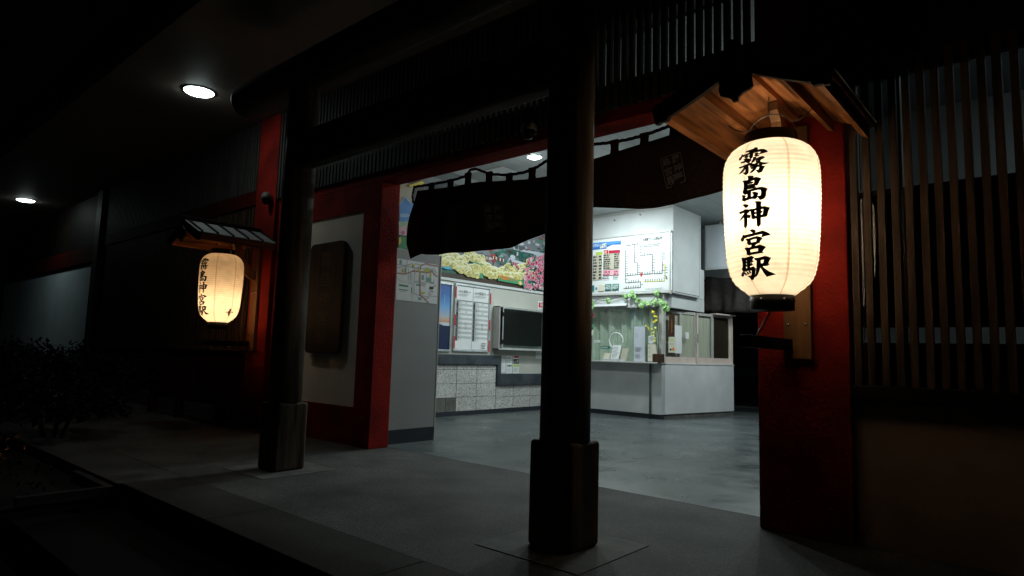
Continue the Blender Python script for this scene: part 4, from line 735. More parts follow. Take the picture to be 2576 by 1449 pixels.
# little painted mural board standing on the partition
b = Board((PX-.02,0,0), '+x', .0012)
m0 = b.mb
m0.box(PX-.05,PX-.021,4.96,5.46,2.462,3.42,C('brown'))
for k, c in (('sky','beige'),('mount','sky'),('lake','lblue'),('hill','lgreen'),('pink','palepink'),('dot','pink'),('grn','green'),('yel','yellow'),('top','yellow')):
    pts = [(min(u,5.455),v) for u,v in LM[k]]; b.poly(pts, C(c))
b.line([(min(u,5.45),v) for u,v in LM['mount'][1:5]], .012, C('lblue'))
tag(b.build('mural_board'), 'small painted board of a blue mountain standing above the map partition', 'painting')

# big painted mural high on the left wall
b = Board((-8.552,0,0), '+x', .0004)
y0, y1 = 7.0, 11.14
b.rect(y0,2.665,y1,4.138,C('teal')); b.rect(y0,2.53,y1,2.665,C('brown'))
b.rect(y0,3.0,y1,4.138,C('stone'))
rnd = random.Random(2)
for k, c in (('grey','slateg'),('tealbase','dteal'),('forest','dteal'),('path','stone'),('roof2','greyd'),('shr2','shrine'),('shr1','shrine'),('shr3','shrine'),('roof1','greyd'),('roof3','greyd'),('mist1','mist'),('mist2','mist')):
    b.poly(MP[k], C(c))
for i in range(150):
    y = rnd.uniform(7.6,11.0); z = rnd.uniform(2.95,3.9); b.ell(y,z,rnd.uniform(.02,.10),rnd.uniform(.012,.05),C(rnd.choice(['dteal','teal','green','greyd','mist','stone','lav','shrine','slateg','brown','mapgreen'])),9,9.0+i*.004)
for i in range(40):
    y = rnd.uniform(9.3,10.9); z = rnd.uniform(2.98,3.4); b.ell(y,z,rnd.uniform(.03,.08),rnd.uniform(.02,.06),C(rnd.choice(['dteal','teal','greyd','slateg'])),10)
for i in range(9): y = rnd.uniform(7.9,10.9); z = rnd.uniform(3.3,4.0); b.ell(y,z,rnd.uniform(.25,.5),rnd.uniform(.03,.07),C('mist'))
for k in ('shr1','shr2','shr3'):
    (ya,za),_,(yb,zb),_ = MP[k][:4]; d = yb-ya
    for q in (.2,.65): b.rect(ya+d*q, min(za,zb)+.01, ya+d*(q+.16), min(za,zb)+.07, C('cream'))
for k in ('water',): b.poly(MP[k], C('water'))
for y,z in ((7.86,2.86),(8.0,2.86),(7.93,2.80),(7.97,2.79)): b.ell(y,z,.03,.04,C('yellow'))
l0 = b.l+1
rg = random.Random(21)
EX = []
for i in range(34):
    y = 7.85+2.5*i/33; EX.append((y, 2.74+.06*math.sin(y*5)+rg.uniform(-.03,.09), rg.uniform(.10,.17), rg.uniform(.05,.085)))
for i in range(10): EX.append((7.75+.09*i, 2.93+rg.uniform(-.05,.10), .12, .07))
GOLD = EX+GOLD; n_ex = len(EX)
gr_ = sorted(GOLD, key=lambda g: -g[1])
for i,(cy,cz,ry,rz) in enumerate(gr_):
    b.ell(cy,cz+.010,ry*1.06,rz*1.06,C('goldrim'),22,l0+i*.08)
for i,(cy,cz,ry,rz) in enumerate(gr_):
    b.ell(cy,cz-.006,ry*.99,rz*.97,gold_mat(),22,l0+.04+i*.08)
b.l = l0+int(len(gr_)*.08)+1
for k in ('green1','green2','green3'): b.poly(MP[k], C('green'))
for i,(cy,cz,ry,rz) in enumerate(GOLD):
    if i-n_ex in (18,19,33,17,32,39): b.ell(cy,cz-.004,ry*.99,rz*.97,gold_mat(),22,b.l+1+i*.01)
b.l += 3
for cy,cz,r0 in ((9.55,2.86,.05),(8.83,3.06,.04)):
    b.line([(cy+(r0*(1-.03*i))*math.cos(i*.42),cz+.02+(r0*(1-.03*i))*math.sin(i*.42)) for i in range(24)], .008, C('brown'))
oy = [p[0] for p in MP['orange']]; oz = [p[1] for p in MP['orange']]
b.text('霧島温泉郷へようこそ', oy[0], 2.648, oy[1]-oy[0], .085, C('orange'), bold=.02)
b.l += 1; fl0 = b.l
for i,(y,z,r) in enumerate(FL):
    rr = random.Random(i); kind = rr.choice(['mag','pink','pink','mag','crim','palepink'])
    ph = rr.uniform(0,2*PI); base = fl0+i*.12
    if rr.random() < .6: b.ell(y+rr.uniform(-.06,.06),z+rr.uniform(-.06,.04),r*.9,r*.6,C(rr.choice(['green','teal','dteal'])),8,base-.05)
    for half, cc in ((1.12,'palepink'),(.92,kind)):
        pts = []
        for q in range(25):
            a = ph+2*PI*q/25; k_ = r*half*(.62+.38*abs(math.cos(2.5*(a-ph)))); pts.append((y+k_*math.cos(a)*.95, z+k_*math.sin(a)))
        b.poly(pts, C(cc), base+(0 if half>1 else .05))
    b.ell(y,z,r*.22,r*.22,C('crim'),8,base+.08)
b.l = fl0+int(len(FL)*.12)+2
b.text('霧島市', 10.62, 2.558, .24, .075, C('w'))
tag(b.build('wall_mural'), 'wide painted mural of golden clouds, a red shrine and pink azaleas high on the wall', 'mural')
bx('mural_rail', B, -8.56,-8.53, 7.0,11.14, 2.475,2.525, M['white'], .003)

# framed posters on the left wall
def framed(nm, label, cat, y0,y1,z0,z1, fm):
    t = thing(nm, label, cat, (-8.55,(y0+y1)/2,z0)); w = .035
    m = MB()
    for a,b_,c,d in ((y0,y1,z1-w,z1),(y0,y1,z0,z0+w),(y0,y0+w,z0+w,z1-w),(y1-w,y1,z0+w,z1-w)): m.box(-8.552,-8.522,a,b_,c,d,fm)
    m.build('frame', t, .004); return t
t = framed('framed_poster', 'blue dusk mountain poster in a silver snap frame beside the timetable', 'poster', 7.20,8.10,1.17,2.43,M['silver'])
b = Board((-8.545,0,0), '+x'); b.rect(7.235,1.205,8.065,2.395,C('navy'))
b.rect(7.235,1.70,8.065,2.395,ramp_z('printed_dusk_sky', [(0,(.50,.26,.16)),(.06,(.60,.36,.24)),(.16,(.42,.46,.52)),(.40,(.16,.36,.66)),(.72,(.05,.16,.46)),(1,(.03,.08,.30))], 1.70-1.17, 2.395-1.17))
b.poly([(7.6,1.72),(7.78,1.74),(7.83,1.69),(7.95,1.62),(8.065,1.60),(8.065,1.42),(7.6,1.35)], C('k')); b.rect(7.235,1.64,8.065,1.70,C('lav')); b.poly([(7.6,1.66),(7.8,1.67),(8.065,1.60),(8.065,1.205),(7.6,1.205)],C('navy'))
b.greek(7.90,1.95,7.93,2.2,8,C('lblue'),4)
b.build('print', t)
t = framed('timetable', 'white departure timetable board with red edge tabs in a silver frame', 'timetable', 8.165,9.13,1.18,2.45,M['silver'])
b = Board((-8.545,0,0), '+x'); b.rect(8.20,1.215,9.095,2.415,C('greyl'))
for a0 in (8.215,8.665):
    b.rect(a0,1.23,a0+.425,2.40,C('w'),2); b.rect(a0,2.12,a0+.425,2.145,C('greym'),3); b.rect(a0,1.38,a0+.055,2.12,C('k'),3)
    for r in range(17):
        if r % 2: b.rect(a0+.045,1.38+r*.0435,a0+.425,1.38+(r+1)*.0435,C('greyl'),3)
    rnd = random.Random(int(a0*10)); nums = ['28','52','10','32','06','27','08','21','35','20','39','40','08','41','56','12','02']
    for r in range(17):
        if r in (1,5): continue
        n_ = nums[(r+int(a0*7))%17]; z = 2.12-(r+1)*.0435+.008
        b.text(n_, a0+.06, z, .045, .03, C('k'), 4); b.greek(a0+.115,z-.002,a0+.16,z+.02,1,C('greym'),r)
        if r in (0,4,9,10,11): b.text(nums[(r+5)%17], a0+.24, z, .045, .03, C('k'), 4)
        b.text(str(5+r), a0+.01, z+.004, .024, .02, C('w'), 4.2)
b.text('日豊本線',8.26,2.29,.10,.035,C('k')); b.text('宮崎',8.38,2.285,.10,.05,C('k'),bold=.01); b.text('方面',8.50,2.29,.06,.03,C('k')); b.greek(8.26,2.23,8.55,2.262,1,C('greym'),5)
b.text('日豊本線',8.68,2.29,.10,.035,C('k')); b.text('鹿児島中央',8.79,2.285,.19,.05,C('k'),bold=.01); b.text('方面',9.0,2.29,.06,.03,C('k')); b.greek(8.68,2.23,9.05,2.262,1,C('greym'),6)
b.greek(8.90,1.24,9.05,1.36,4,C('k'),7)
b.build('print', t)
for y in (8.160,9.103):
    for z0,z1 in ((2.17,2.39),(1.66,1.86),(1.24,1.46)): MB().box(-8.522,-8.517,y,y+.032,z0-(.05 if y>9 else 0),z1-(.05 if y>9 else 0),C('red')).build('edge_tab', t)
# monitor in a glazed cabinet
t = thing('monitor_cabinet', 'dark flat monitor inside a grey glazed metal cabinet on the wall', 'monitor', (-8.55,10.0,1.24))
MB().box(-8.55,-8.54,9.245,10.80,1.24,2.10,M['alu']).box(-8.54,-8.38,9.245,9.265,1.24,2.10,M['alu']).box(-8.54,-8.38,10.78,10.80,1.24,2.10,M['alu']).box(-8.54,-8.37,9.245,10.80,2.08,2.10,M['alu']).box(-8.54,-8.37,9.245,10.80,1.24,1.265,M['alu']).build('cabinet', t, .003)
MB().box(-8.50,-8.44,9.42,10.66,1.34,2.03,M['screen']).build('screen', t, .006)
MB().box(-8.385,-8.375,9.34,9.365,1.265,2.08,M['silver']).box(-8.385,-8.375,10.755,10.78,1.265,2.08,M['silver']).box(-8.385,-8.375,9.365,10.755,2.06,2.08,M['silver']).box(-8.385,-8.375,9.365,10.755,1.265,1.285,M['silver']).build('door_frame', t)
MB().box(-8.382,-8.379,9.365,10.755,1.285,2.06,M['cabinet_glass']).build('door_pane', t)
MB().box(-8.374,-8.366,9.33,9.375,1.36,1.44,M['dark']).box(-8.374,-8.366,9.33,9.375,1.90,1.98,M['dark']).build('hinge', t)
b = Board((-8.374,0,0),'+x'); 
for z0,z1,c in ((1.99,2.06,'teal'),(1.88,1.97,'yellow'),(1.80,1.86,'green'),(1.66,1.79,'w'),(1.55,1.64,'w'),(1.46,1.53,'yellow'),(1.38,1.45,'blue'),(1.29,1.37,'w')): b.rect(10.68,z0,10.84,z1,C(c))
b.greek(10.685,2.0,10.76,2.05,1,C('w'),1); b.greek(10.685,1.90,10.78,1.95,1,C('orange'),2); b.greek(10.685,1.56,10.78,1.63,2,C('k'),3)
tag(b.build('fare_list'), 'narrow coloured notice sheet beside the monitor cabinet', 'notice')
def notice(y0,y1,z0,z1,label,fn,x=-8.553,nm='notice_sheet'):
    b = Board((x,0,0),'+x'); b.rect(y0,z0,y1,z1,C('w')); fn(b); tag(b.build(nm), label, 'notice', 'notices on the left wall')
notice(9.50,9.66,.79,1.06,'plain white notice half hidden at the left of the small notices', lambda b: b.greek(9.52,.82,9.65,1.03,7,C('greyl'),1,.7))
def n2(b):
    b.greek(9.70,1.06,9.84,1.10,1,C('k'),2); b.greek(9.70,.98,9.84,1.04,3,C('lav'),3); b.greek(9.70,.80,9.84,.87,4,C('lav'),4)
    for i in range(3): b.ell(9.73+i*.045,.925,.016,.022,C('k'),9)
notice(9.68,9.86,.77,1.12,'white notice with three small black drawings below the monitor', n2)
def n3(b):
    b.rect(9.905,1.09,10.065,1.13,C('crim')); b.rect(9.90,.965,10.07,1.06,C('photo')); b.ell(9.95,1.0,.03,.025,C('greym')); b.ell(10.02,1.02,.025,.03,C('greyl')); b.rect(9.90,.91,10.07,.95,C('lime')); b.greek(9.905,.80,10.06,.89,4,C('greyl'),5)
notice(9.89,10.08,.77,1.14,'notice with a black photograph and a lime green band below the monitor', n3)
def n4(b):
    b.rect(10.68,2.18,10.95,2.29,C('red')); b.text('列車',10.73,2.195,.19,.08,C('w'),bold=.02); b.greek(10.68,2.08,10.94,2.16,3,C('k'),6)
notice(10.65,10.98,2.0,2.32,'notice with a red heading above the corner of the monitor cabinet', n4)
notice(10.62,10.90,1.08,1.235,'curling white notice under the corner of the monitor cabinet', lambda b:(b.greek(10.65,1.10,10.8,1.21,4,C('lav'),7), b.rect(10.80,1.17,10.83,1.195,C('k'))))

# ================================================================ ticket office
K = thing('ticket_office', 'white ticket office booth with a curtained counter window and sliding side windows', 'ticket office', (-6.5,11.2,0))
YB = 11.15
MB().box(-8.55,-5.885,YB+.03,YB+.14,0,.09,M['skirt']).build('skirting', K)
MB().box(-8.55,-5.875,YB,YB+.15,.09,1.055,M['counter']).build('counter_wall', K, .006)
MB().box(-8.55,-5.855,10.93,YB+.16,1.055,1.085,M['alu']).build('counter_shelf', K, .006)
MB().lathe([(.018,0),(.018,1.05)], M['slate'], (-6.10,11.115,0), 16).build('drain_pipe', K)
MB().box(-5.945,-5.845,YB+.005,YB+.10,1.087,2.18,M['alu']).build('window_post', K, .004)
MB().box(-8.55,-5.82,YB-.01,YB+.12,2.18,2.41,M['white']).build('window_head', K, .004)
MB().box(-8.55,-5.95,YB-.02,YB+.02,2.155,2.18,M['alu']).build('window_rail', K)
MB().box(-8.55,-5.95,YB+.06,YB+.064,1.087,2.18,M['glass']).build('window_pane', K)
# pleated curtain behind the glass
vs = []; fs = []; n = 260
for i in range(n+1):
    x = -8.5+2.55*i/n; y = 11.27+.035*math.sin(x*27+1.5*math.sin(x*5))+.012*math.sin(x*61)
    for j, z in enumerate((1.087,1.5,1.9,2.18)): vs.append((x, y+(.01*math.sin(x*40) if j%2 else 0), z))
for i in range(n):
    for j in range(3): fs.append((i*4+j,(i+1)*4+j,(i+1)*4+j+1,i*4+j+1))
MB().add(vs,fs,M['curtain'],True).build('curtain', K)
# overhanging upper box
MB().box(-8.55,-5.64,YB,12.38,2.42,4.14,M['white']).build('upper_box', K, .004)
# angled side wall with sliding windows
ca, cb = Vector((-5.885,11.27,0)), Vector((-5.415,13.52,0)); d_ = (cb-ca); Lf = d_.length; d_.normalize(); nn = Vector((d_.y,-d_.x,0))
A4 = Matrix(((d_.x,-nn.x,0,ca.x),(d_.y,-nn.y,0,ca.y),(0,0,1,0),(0,0,0,1)))
MB().box(0,Lf,.02,.16,0,.085,M['pad'],A4).build('plinth', K)
MB().box(0,Lf,0,.16,.085,1.05,M['counter2'],A4).build('side_counter_wall', K, .012)
MB().box(-.02,Lf+.0,-.01,.15,1.05,1.075,M['white'],A4).build('side_sill', K, .004)
MB().box(-5.95,-5.735,11.275,12.75,2.15,2.415,M['white']).box(-5.95,-5.735,12.385,12.75,2.418,3.05,M['white']).build('side_head', K, .004)
MB().box(1.62,Lf+.05,-.03,.12,2.115,2.14,M['alup'],A4).build('side_head_rail', K)
for i,(a,b_) in enumerate(((.03,.56),(.55,1.07),(1.06,1.60),(1.62,2.27))):
    m = MB(); o = .03 if i%2 else .0; w = .05; z1 = 2.115
    m.box(a,b_,.03+o,.055+o,1.077,1.20,M['alup'],A4).box(a,b_,.03+o,.055+o,z1-.05,z1,M['alu'],A4).box(a,a+w,.03+o,.055+o,1.20,z1-.05,M['alup' if i==2 else 'alu'],A4).box(b_-w,b_,.03+o,.055+o,1.20,z1-.05,M['alup' if i==3 else 'alu'],A4)
    f = m.build('sash', K)
    MB().box(a+w,b_-w,.041+o,.044+o,1.20,z1-.05,M['glass'],A4).build('pane', f)
    if i == 2: MB().box(a+.02,a+.03,.02+o,.03+o,1.5,1.68,M['dark'],A4).build('pull', f)
MB().box(.05,1.60,.078,.082,1.077,2.12,M['cream_in'],A4).build('side_curtain', K)
MB().box(1.61,Lf-.02,.095,.10,1.077,2.12,C('brown'),A4).build('side_board', K)
MB().box(2.27,Lf,.02,.07,1.077,2.115,M['alup'],A4).build('end_post', K, .004)
# small papers on the side window
SB = Board(tuple(ca - nn*-.028), (d_, nn), .001)
SB.rect(.10,1.60,.28,2.02,C('darkred')); SB.rect(.12,1.62,.26,1.99,C('brown')); SB.greek(.175,1.66,.205,1.95,9,C('orange'),3)
tag(SB.build('poster'), 'small dark red poster on the side window of the ticket office', 'poster', 'papers on the side window')
SB = Board(tuple(ca + nn*.03), (d_, nn), .001); SB.rect(.09,1.28,.31,1.585,C('cream')); SB.greek(.11,1.50,.29,1.56,2,C('lime'),4); SB.greek(.13,1.42,.27,1.47,2,C('greyl'),5); SB.ell(.15,1.34,.03,.02,C('brown')); SB.ell(.23,1.35,.035,.03,C('orange'))
tag(SB.build('handbill'), 'cream handbill with green print and food pictures under the dark red poster', 'poster', 'papers on the side window')
SB = Board(tuple(ca + nn*.026), (d_, nn), .001); SB.rect(.28,1.27,.50,1.82,C('w')); SB.rect(.62,1.57,.72,1.70,C('w'))
tag(SB.build('paper_sheet'), 'plain white paper taped beside the dark red poster on the side window', 'paper', 'papers on the side window')

for k,(x,z) in enumerate(((-6.95,3.98),(-6.35,4.02))): MB().tube([(x,11.15,z),(x,11.11,z),(x,11.10,z+.025)], .007, M['dark'], 6).build('hook', K)
MB().box(-8.55,-5.66,11.142,11.1495,4.085,4.138,M['alu']).build('cornice', K)
MB().box(-5.6425,-5.638,11.2,12.3,2.44,2.455,M['greyseam']).box(-5.6425,-5.6385,12.30,12.312,2.44,4.1,M['greyseam']).build('panel_seam', K)

# fare chart board on the upper box
t = thing('fare_chart', 'wide white fare chart with a branching railway line map above the counter', 'fare board', (-6.6,11.1,2.45))
MB().box(-8.3,-5.685,11.10,11.148,2.44,3.61,M['white']).build('panel', t, .003)
m = MB().box(-5.685,-5.665,11.085,11.148,2.40,3.63,M['alu']).box(-8.3,-5.685,11.085,11.148,3.61,3.63,M['alu']).box(-8.3,-5.685,11.09,11.148,2.42,2.44,M['alu']); m.build('frame', t)
b = Board((0,11.097,0),'-y',.0012)
b.poly(FC['paper'], C('w'))
kc = dict(k='k', b='greyd', c='lblue', y='mapyel', g='k')
for k, pts in FCL:
    b.line(pts, .013, C(kc[k]))
    for (a,za),(c,zc) in zip(pts,pts[1:]):
        L_ = math.hypot(c-a,zc-za); n = int(L_/.048)
        for i in range(1,n):
            u = a+(c-a)*i/n; v = za+(zc-za)*i/n
            if abs(c-a) > abs(zc-za): b.rect(u-.007,v+.008,u+.007,v+.05,C('greyd'),2.5); b.rect(u-.009,v-.02,u+.009,v-.008,C('greyl'),2.5)
            else: b.rect(u+.012,v-.006,u+.055,v+.006,C('greyd'),2.5); b.rect(u-.03,v-.004,u-.01,v+.004,C('greym'),2.5)
for k in ('you','youa'): b.poly(FC[k], C('red'))
tx = TXT['title']; b.text('近距離きっぷ運賃表', tx[0][0], tx[0][1], tx[1][0]-tx[0][0], .062, C('k'), bold=.012)
b.text('Table of Short Distance Tickets Fares', tx[0][0], tx[0][1]-.045, .52, .024, C('greym')); b.greek(tx[0][0],tx[0][1]-.125,tx[0][0]+.47,tx[0][1]-.06,2,C('greym'),9)
b.greek(-6.2,2.50,-5.72,2.525,1,C('greym'),10)
b.build('line_map', t)
t2 = thing('ticket_poster', 'bargain ticket price poster with a blue train banner, left of the line map', 'poster', (-7.2,11.09,2.5))
b = Board((0,11.0965,0),'-y',.0012)
b.poly([(-8.2,2.46),(FC['paper'][0][0],2.46),(FC['paper'][0][0],3.6),(-8.2,3.6)], C('w'))
x0, x1 = FC['blue'][0][0], FC['blue'][1][0]
b.rect(-8.15,FC['blue'][2][1],x1,FC['blue'][1][1],C('blue')); b.poly([(x0,3.44),(x1,3.5),(x1,3.53),(x0,3.55)],C('sky')); b.poly(FC['train'],C('w')); b.poly(FC['white1'],C('w'))
q = TXT['otoku']; b.text('お得な',q[0][0]-.02,q[0][1],.155,.065,C('w'),bold=.01); q = TXT['kippu']; b.text('きっぷ',q[0][0],q[0][1],.155,.065,C('k'),bold=.015)
for k,c in (('green','lime'),('red','crim'),('redsq','red'),('tab1','tab'),('tab2','tab'),('pinkb','rose'),('tea1','tealp'),('cream','cream'),('tea2','tealp'),('tea3','tealp'),('arrow','blue')): b.poly(FC[k],C(c))
b.text('2枚',FC['redsq'][3][0]+.015,FC['redsq'][3][1]+.01,.07,.055,C('w'),bold=.02)
def bb(k): u=[p[0] for p in FC[k]]; v=[p[1] for p in FC[k]]; return min(u),min(v),max(u),max(v)
for k, rows, c in (('tab1',8,'k'),('tab2',7,'k'),('pinkb',2,'pink'),('notes',2,'k')):
    a_ = bb(k); b.greek(a_[0]+.01,a_[1]+.01,a_[0]+(a_[2]-a_[0])*.55,a_[3]-.01,rows,C(c),rows+3,.85); b.greek(a_[0]+(a_[2]-a_[0])*.68,a_[1]+.01,a_[2]-.005,a_[3]-.01,rows,C(c),rows+9,.98)
q = TXT; b.text('博多駅',q['t2a'][0][0],q['t2a'][0][1],.105,.045,C('w'),bold=.02); b.text('1時間16分',q['t2b'][0][0]-.005,q['t2b'][0][1],.145,.055,C('w'),bold=.02)
b.text('新大阪駅',q['t3a'][0][0],q['t3a'][0][1],.135,.045,C('w'),bold=.02); b.text('3時間41分',q['t3b'][0][0]-.005,q['t3b'][0][1],.15,.055,C('w'),bold=.02)
b.build('print', t2)

# things on and around the counter
t = thing('tube_lamp', 'slim white fluorescent fitting fixed above the counter window', 'lamp', (-7.0,11.1,2.2))
MB().box(-7.38,-6.62,11.06,11.14,2.215,2.245,M['white']).build('housing', t, .008)
MB().prism([(11.02,2.19),(11.06,2.235),(11.075,2.235),(11.03,2.185)], lambda u,v,d:(d,u,v), -7.37,-6.60, M['white']).build('reflector', t)
def leafy(mb, c, r, mt, rnd, tilt=0):
    n = 9; a0 = rnd.uniform(0,2*PI); pts = []
    nrm = Vector((rnd.uniform(-.5,.5),-1,rnd.uniform(-.2,.8))).normalized(); u = nrm.cross(Vector((0,0,1))).normalized(); v = nrm.cross(u)
    for i in range(n*2):
        a = a0+PI*i/n; k = r*(1 if i%2 else .78)*(1-.25*math.cos(a-a0)); pts.append(tuple(Vector(c)+u*(k*math.cos(a))+v*(k*math.sin(a))+nrm*(.012*math.cos(2*(a-a0)))))
    mb.add(pts+[tuple(Vector(c)+nrm*.012)], [(i,(i+1)%(2*n),2*n) for i in range(2*n)], mt, False)
M['ivy'] = mat('variegated_ivy', (.10,.34,.05), .5, var=.3, scale=34, col2=(.50,.74,.34))
V = thing('vine_garland', 'artificial green ivy garland draped along the top of the counter window', 'garland', (-6.5,11.08,2.3))
VP = [(-7.46,2.25),(-7.33,2.34),(-7.06,2.30),(-6.92,2.36),(-6.74,2.39),(-6.62,2.34),(-6.50,2.42),(-6.45,2.35),(-6.33,2.32),(-6.20,2.24),(-6.08,2.26),(-5.94,2.39),(-5.84,2.30),(-5.80,2.20),(-5.77,2.10)]
MB().tube([(x,11.09+.01*math.sin(i*2),z) for i,(x,z) in enumerate(VP)], .006, M['leaf'], 6).build('stem', V)
rnd = random.Random(4); lf = MB()
for x,z,k in ((-7.45,2.28,3),(-7.42,2.18,2),(-7.05,2.32,2),(-6.64,2.37,3),(-6.52,2.42,2),(-6.45,2.36,3),(-6.34,2.31,3),(-6.27,2.22,3),(-6.14,2.20,3),(-6.02,2.25,3),(-5.94,2.40,4),(-5.87,2.26,2),(-5.83,2.24,3),(-5.79,2.17,4),(-5.76,2.08,3)):
    for i in range(k): leafy(lf, (x+rnd.uniform(-.035,.035),11.06+rnd.uniform(-.03,.02),z+rnd.uniform(-.035,.035)), rnd.uniform(.045,.065), M['ivy'], rnd)
lf.build('leaves', V)
O = thing('orchid_pot', 'yellow flowering orchid in a small square brown wooden pot at the counter corner', 'potted plant', (-5.89,11.04,1.085))
MB().box(-5.972,-5.802,10.96,11.12,1.087,1.245,M['plaque']).build('pot', O, .006)
m = MB(); m.tube([(-5.87,11.04,1.24),(-5.90,11.05,1.6),(-5.95,11.06,1.95),(-6.02,11.06,2.10)], .004, M['leaf'], 5); m.tube([(-5.84,11.04,1.24),(-5.84,11.04,1.36)], .004, M['leaf'], 5); m.tube([(-5.89,11.04,1.24),(-5.96,11.05,1.6),(-6.08,11.05,1.75),(-6.15,11.05,1.82)], .004, M['leaf'], 5); m.build('stem', O)
fl = MB(); rnd = random.Random(6); M['yel'] = flat('yellow_petal',(.78,.66,.05)); M['ylg'] = flat('pale_yellow_petal',(.72,.72,.25))
for pts, mt in (([(-6.04,2.06),(-6.0,2.03),(-5.97,1.99),(-5.93,1.94),(-5.95,1.88),(-5.99,1.85)],M['yel']),([(-6.15,1.80),(-6.11,1.73),(-6.05,1.70),(-5.99,1.70),(-5.94,1.73),(-6.0,1.64),(-6.01,1.58),(-5.97,1.53),(-5.955,1.50)],M['ylg'])):
    for x,z in pts:
        for k in range(3): leafy(fl,(x+rnd.uniform(-.025,.025),11.05+rnd.uniform(-.02,.02),z+rnd.uniform(-.025,.025)),rnd.uniform(.016,.028),mt,rnd)
fl.build('flowers', O)
tag(MB().tube([(-6.838+.158*math.cos(2*PI*i/40),11.06,1.49+.158*math.sin(2*PI*i/40)) for i in range(41)], .012, C('w'), 8).build('wire_ring'), 'shiny metal ring standing upright on the counter shelf', 'ring')
def leaf_stand(x0,x1,z1,lab,c,seed,nm='leaflet_stand',lean=.10):
    t = thing(nm, lab, 'leaflet', ((x0+x1)/2,11.0,1.087), group='leaflets on the counter')
    m = MB(); fn = lambda u,v,d:(u+ (v-1.087)*.12, 10.98+d+(v-1.087)*lean*2, v)
    m.prism([(x0,1.09),(x1,1.09),(x1,z1),(x0,z1)], fn, 0,.012, C(c)); m.build('sheet', t)
    g = MB(); r = random.Random(seed); z = z1-.05
    while z > 1.14:
        u = x0+.02; e = x1-.02-r.uniform(0,.05)
        while u < e:
            w = r.uniform(.01,.035); q = [(u,z),(min(u+w,e),z),(min(u+w,e),z+.012),(u,z+.012)]; g.add([fn(a,b_,-.0015) for a,b_ in q],[(0,1,2,3)],C('greym')); u += w+.008
        z -= .028
    if c in ('w',): g.build('print', t)
    MB().box(x0-.01,x1+.01,10.955,10.975,1.087,1.125,M['white']).build('lip', t)
leaf_stand(-7.10,-6.95,1.24,'low beige leaflet at the left of the metal ring','cream',1)
leaf_stand(-6.93,-6.74,1.40,'white printed leaflet leaning under the metal ring','w',2)
leaf_stand(-6.70,-6.56,1.34,'tilted beige leaflet just right of the metal ring','tab',3)
def upright(x0,x1,z0,z1,y,lab,cat,fn,c='w',nm='notice_card'):
    b = Board((0,y,0),'-y',.001); b.mb.box(x0,x1,y,y+.004,z0,z1,C(c)); b.l = 1; fn(b); tag(b.build(nm), lab, cat)
upright(-6.453,-6.210,1.09,1.775,11.10,'tall pale printed notice standing in the counter window','notice', lambda b:(b.greek(-6.42,1.70,-6.28,1.73,1,C('greyl'),1),b.greek(-6.42,1.56,-6.32,1.66,4,C('greyl'),2,.6),b.greek(-6.42,1.28,-6.24,1.38,5,C('lav'),3),b.greek(-6.42,1.28,-6.24,1.37,4,C('greym'),8,.8),b.greek(-6.42,1.15,-6.26,1.24,4,C('greym'),4,.8)),'lav')
upright(-6.134,-6.0,1.445,1.59,11.10,'small white card above the cream card at the right of the window','card', lambda b:b.greek(-6.12,1.50,-6.02,1.57,3,C('greym'),5))
upright(-6.15,-5.95,1.10,1.43,11.105,'cream card standing behind the orchid pot','card', lambda b:b.greek(-6.13,1.15,-5.98,1.40,3,C('greyl'),6,.3),'cream')
upright(-7.196,-6.976,1.325,1.375,11.05,'small dark green name plate left of the metal ring','name plate', lambda b:b.greek(-7.18,1.335,-6.99,1.365,1,C('w'),7,1),'tealp','name_plate')
upright(-7.38,-7.217,1.45,1.50,11.06,'small white label on the counter glass near the red flower','label', lambda b:b.greek(-7.36,1.46,-7.24,1.49,1,C('greyl'),8),'w','label_plate')
R_ = thing('flower_spray', 'red and white artificial flowers hanging at the left of the counter window', 'flowers', (-7.44,11.08,1.6))
rnd = random.Random(9); m = MB()
for x,z,c,k,r in ((-7.44,2.01,'red',7,.035),(-7.45,1.78,'green',7,.04),(-7.44,1.66,'cream',4,.03),(-7.44,1.60,'cream',4,.03)):
    for i in range(k): leafy(m,(x+rnd.uniform(-.03,.03),11.08+rnd.uniform(-.03,.02),z+rnd.uniform(-.03,.03)),r,C(c),rnd)
m.build('petals', R_); MB().tube([(-7.45,11.1,2.1),(-7.44,11.09,1.9),(-7.45,11.1,1.55)],.005,M['leaf'],5).build('stem', R_)

# back of the hall: blank light box and black cloth
t = thing('blank_sign', 'blank pale sign panel in a silver frame on the back wall beside the lantern', 'sign', (-5.2,13.0,3.09))
MB().box(-5.83,-4.5,13.0,13.08,3.09,4.07,C('w')).build('frame', t, .006)
MB().box(-5.79,-4.54,12.992,12.999,3.13,4.03,C('sign')).build('panel', t)
for x in (-5.5,-4.8): MB().lathe([(.012,0),(.012,.07)], M['silver'], (x,13.04,4.07), 8).build('hanger', t)
vs = []; fs = []; n = 60
for i in range(n+1):
    x = -5.98+2.3*i/n
    for j in range(9):
        q = j/8; z = 3.0-.80*q-.10*math.sin(PI*i/n)*(1-q) -.05*(i/n); vs.append((x, 13.35+.05*math.sin(x*9+q*2.5)*(.3+q)+.02*math.sin(x*23), z))
for i in range(n):
    for j in range(8): fs.append((i*9+j,i*9+j+1,(i+1)*9+j+1,(i+1)*9+j))
o = MB().add(vs,fs,M['cloth2'],True).build('hanging_cloth'); o.modifiers.new('thickness','SOLIDIFY').thickness = .004
tag(o, 'black cloth hung over the dark exit beside the sliding windows', 'cloth')

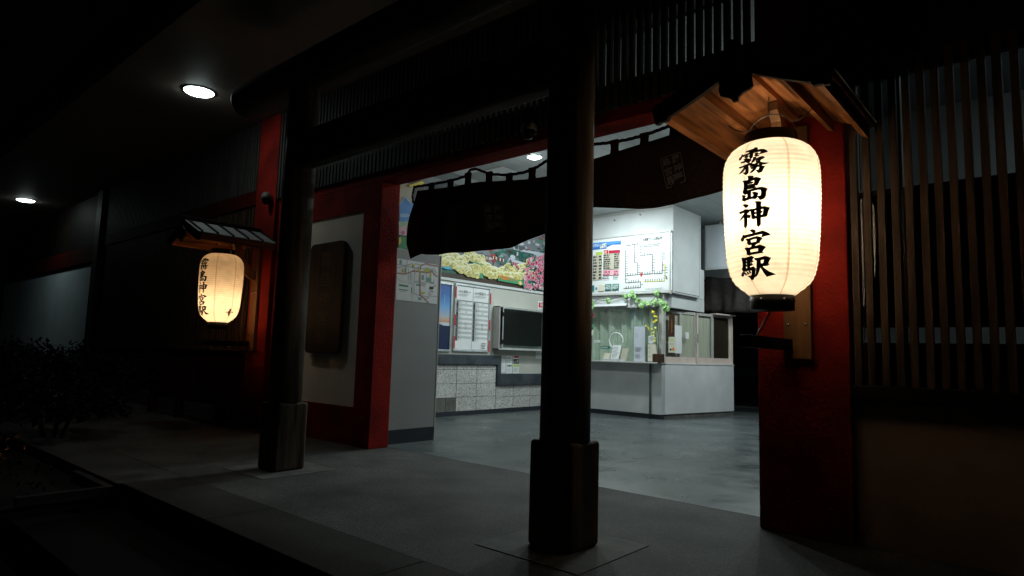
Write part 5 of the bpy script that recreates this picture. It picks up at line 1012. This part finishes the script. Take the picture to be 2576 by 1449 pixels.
# ================================================================ planting at the left
def bush(x, y, r, h, seed, lab, n=1500):
    t = thing('round_shrub', lab, 'shrub', (x,y,-.3), group='shrubs left of the porch')
    rnd = random.Random(seed); m = MB()
    for i in range(n):
        a = rnd.uniform(0,2*PI); e = math.acos(rnd.uniform(-.3,1)); k = rnd.uniform(.6,1.0)*(1+.18*math.sin(a*3+seed)*math.sin(e*4))
        p = Vector((x+r*k*math.sin(e)*math.cos(a), y+r*k*math.sin(e)*math.sin(a), max(-.1,h*.45+h*.55*k*math.cos(e))))
        u = Vector((rnd.gauss(0,1),rnd.gauss(0,1),rnd.gauss(0,1))).normalized(); v = u.cross(Vector((rnd.gauss(0,1),rnd.gauss(0,1),1))).normalized(); s = rnd.uniform(.03,.06)
        m.add([p-u*s, p+v*s*.5, p+u*s, p-v*s*.5], [(0,1,2,3)], M['leaf'])
    m.build('foliage', t); 
    w = MB()
    for k in range(5): w.tube([(x,y,-.3),(x+.25*r*math.cos(k*1.3),y+.25*r*math.sin(k*1.3),h*.4),(x+.6*r*math.cos(k*1.3),y+.6*r*math.sin(k*1.3),h*.75)],[.03,.02,.008],M['soil'],6)
    w.build('stems', t)
bush(-11.6,2.9,1.15,1.12,1,'clipped dark shrub in front of the red board screen',2600)
bush(-13.9,2.7,1.2,1.15,2,'larger dark shrub under the far white wall',2200)
bush(-9.4,2.3,.8,.75,3,'low dark shrub nearest the porch kerb',1600)
struct(MB().box(-9.0,-5.98,.2,1.93,-.5,-.10,M['soil']).build('flower_bed'))
ed = MB()
ed.prism([(-6.9,1.93),(-5.955,1.93),(-5.955,1.28),(-6.02,1.28),(-6.02,1.87),(-6.9,1.87)], lambda u,v,d:(u,v,d), -.085, -.02, M['brick'])
tag(ed.build('bed_edging'), 'pale block edging along the flower bed beside the steps', 'edging')
rnd = random.Random(12)
for i in range(9):
    x = -6.25-rnd.uniform(0,2.3); y = 1.45+rnd.uniform(0,.45)-(0 if i%2 else .5); g = thing('bedding_flower', 'low orange bedding flower in the dark bed by the steps', 'flower', (x,y,-.1), group='bedding flowers by the steps'); m = MB(); p = MB()
    for k in range(40):
        a = rnd.uniform(0,2*PI); q = rnd.uniform(0,.14); c = Vector((x+q*math.cos(a),y+q*math.sin(a),-.1+rnd.uniform(.03,.26))); u = Vector((rnd.gauss(0,1),rnd.gauss(0,1),rnd.gauss(0,.6))).normalized(); v = u.cross(Vector((0,0,1))).normalized()
        m.add([c-u*.03,c+v*.012,c+u*.03,c-v*.012],[(0,1,2,3)],M['leaf'])
    for k in range(5):
        c = Vector((x+rnd.uniform(-.12,.12),y+rnd.uniform(-.12,.12),rnd.uniform(.12,.2))); leafy(p,c,.028,M['petal_o'],rnd)
    m.build('leaves', g); p.build('petals', g)
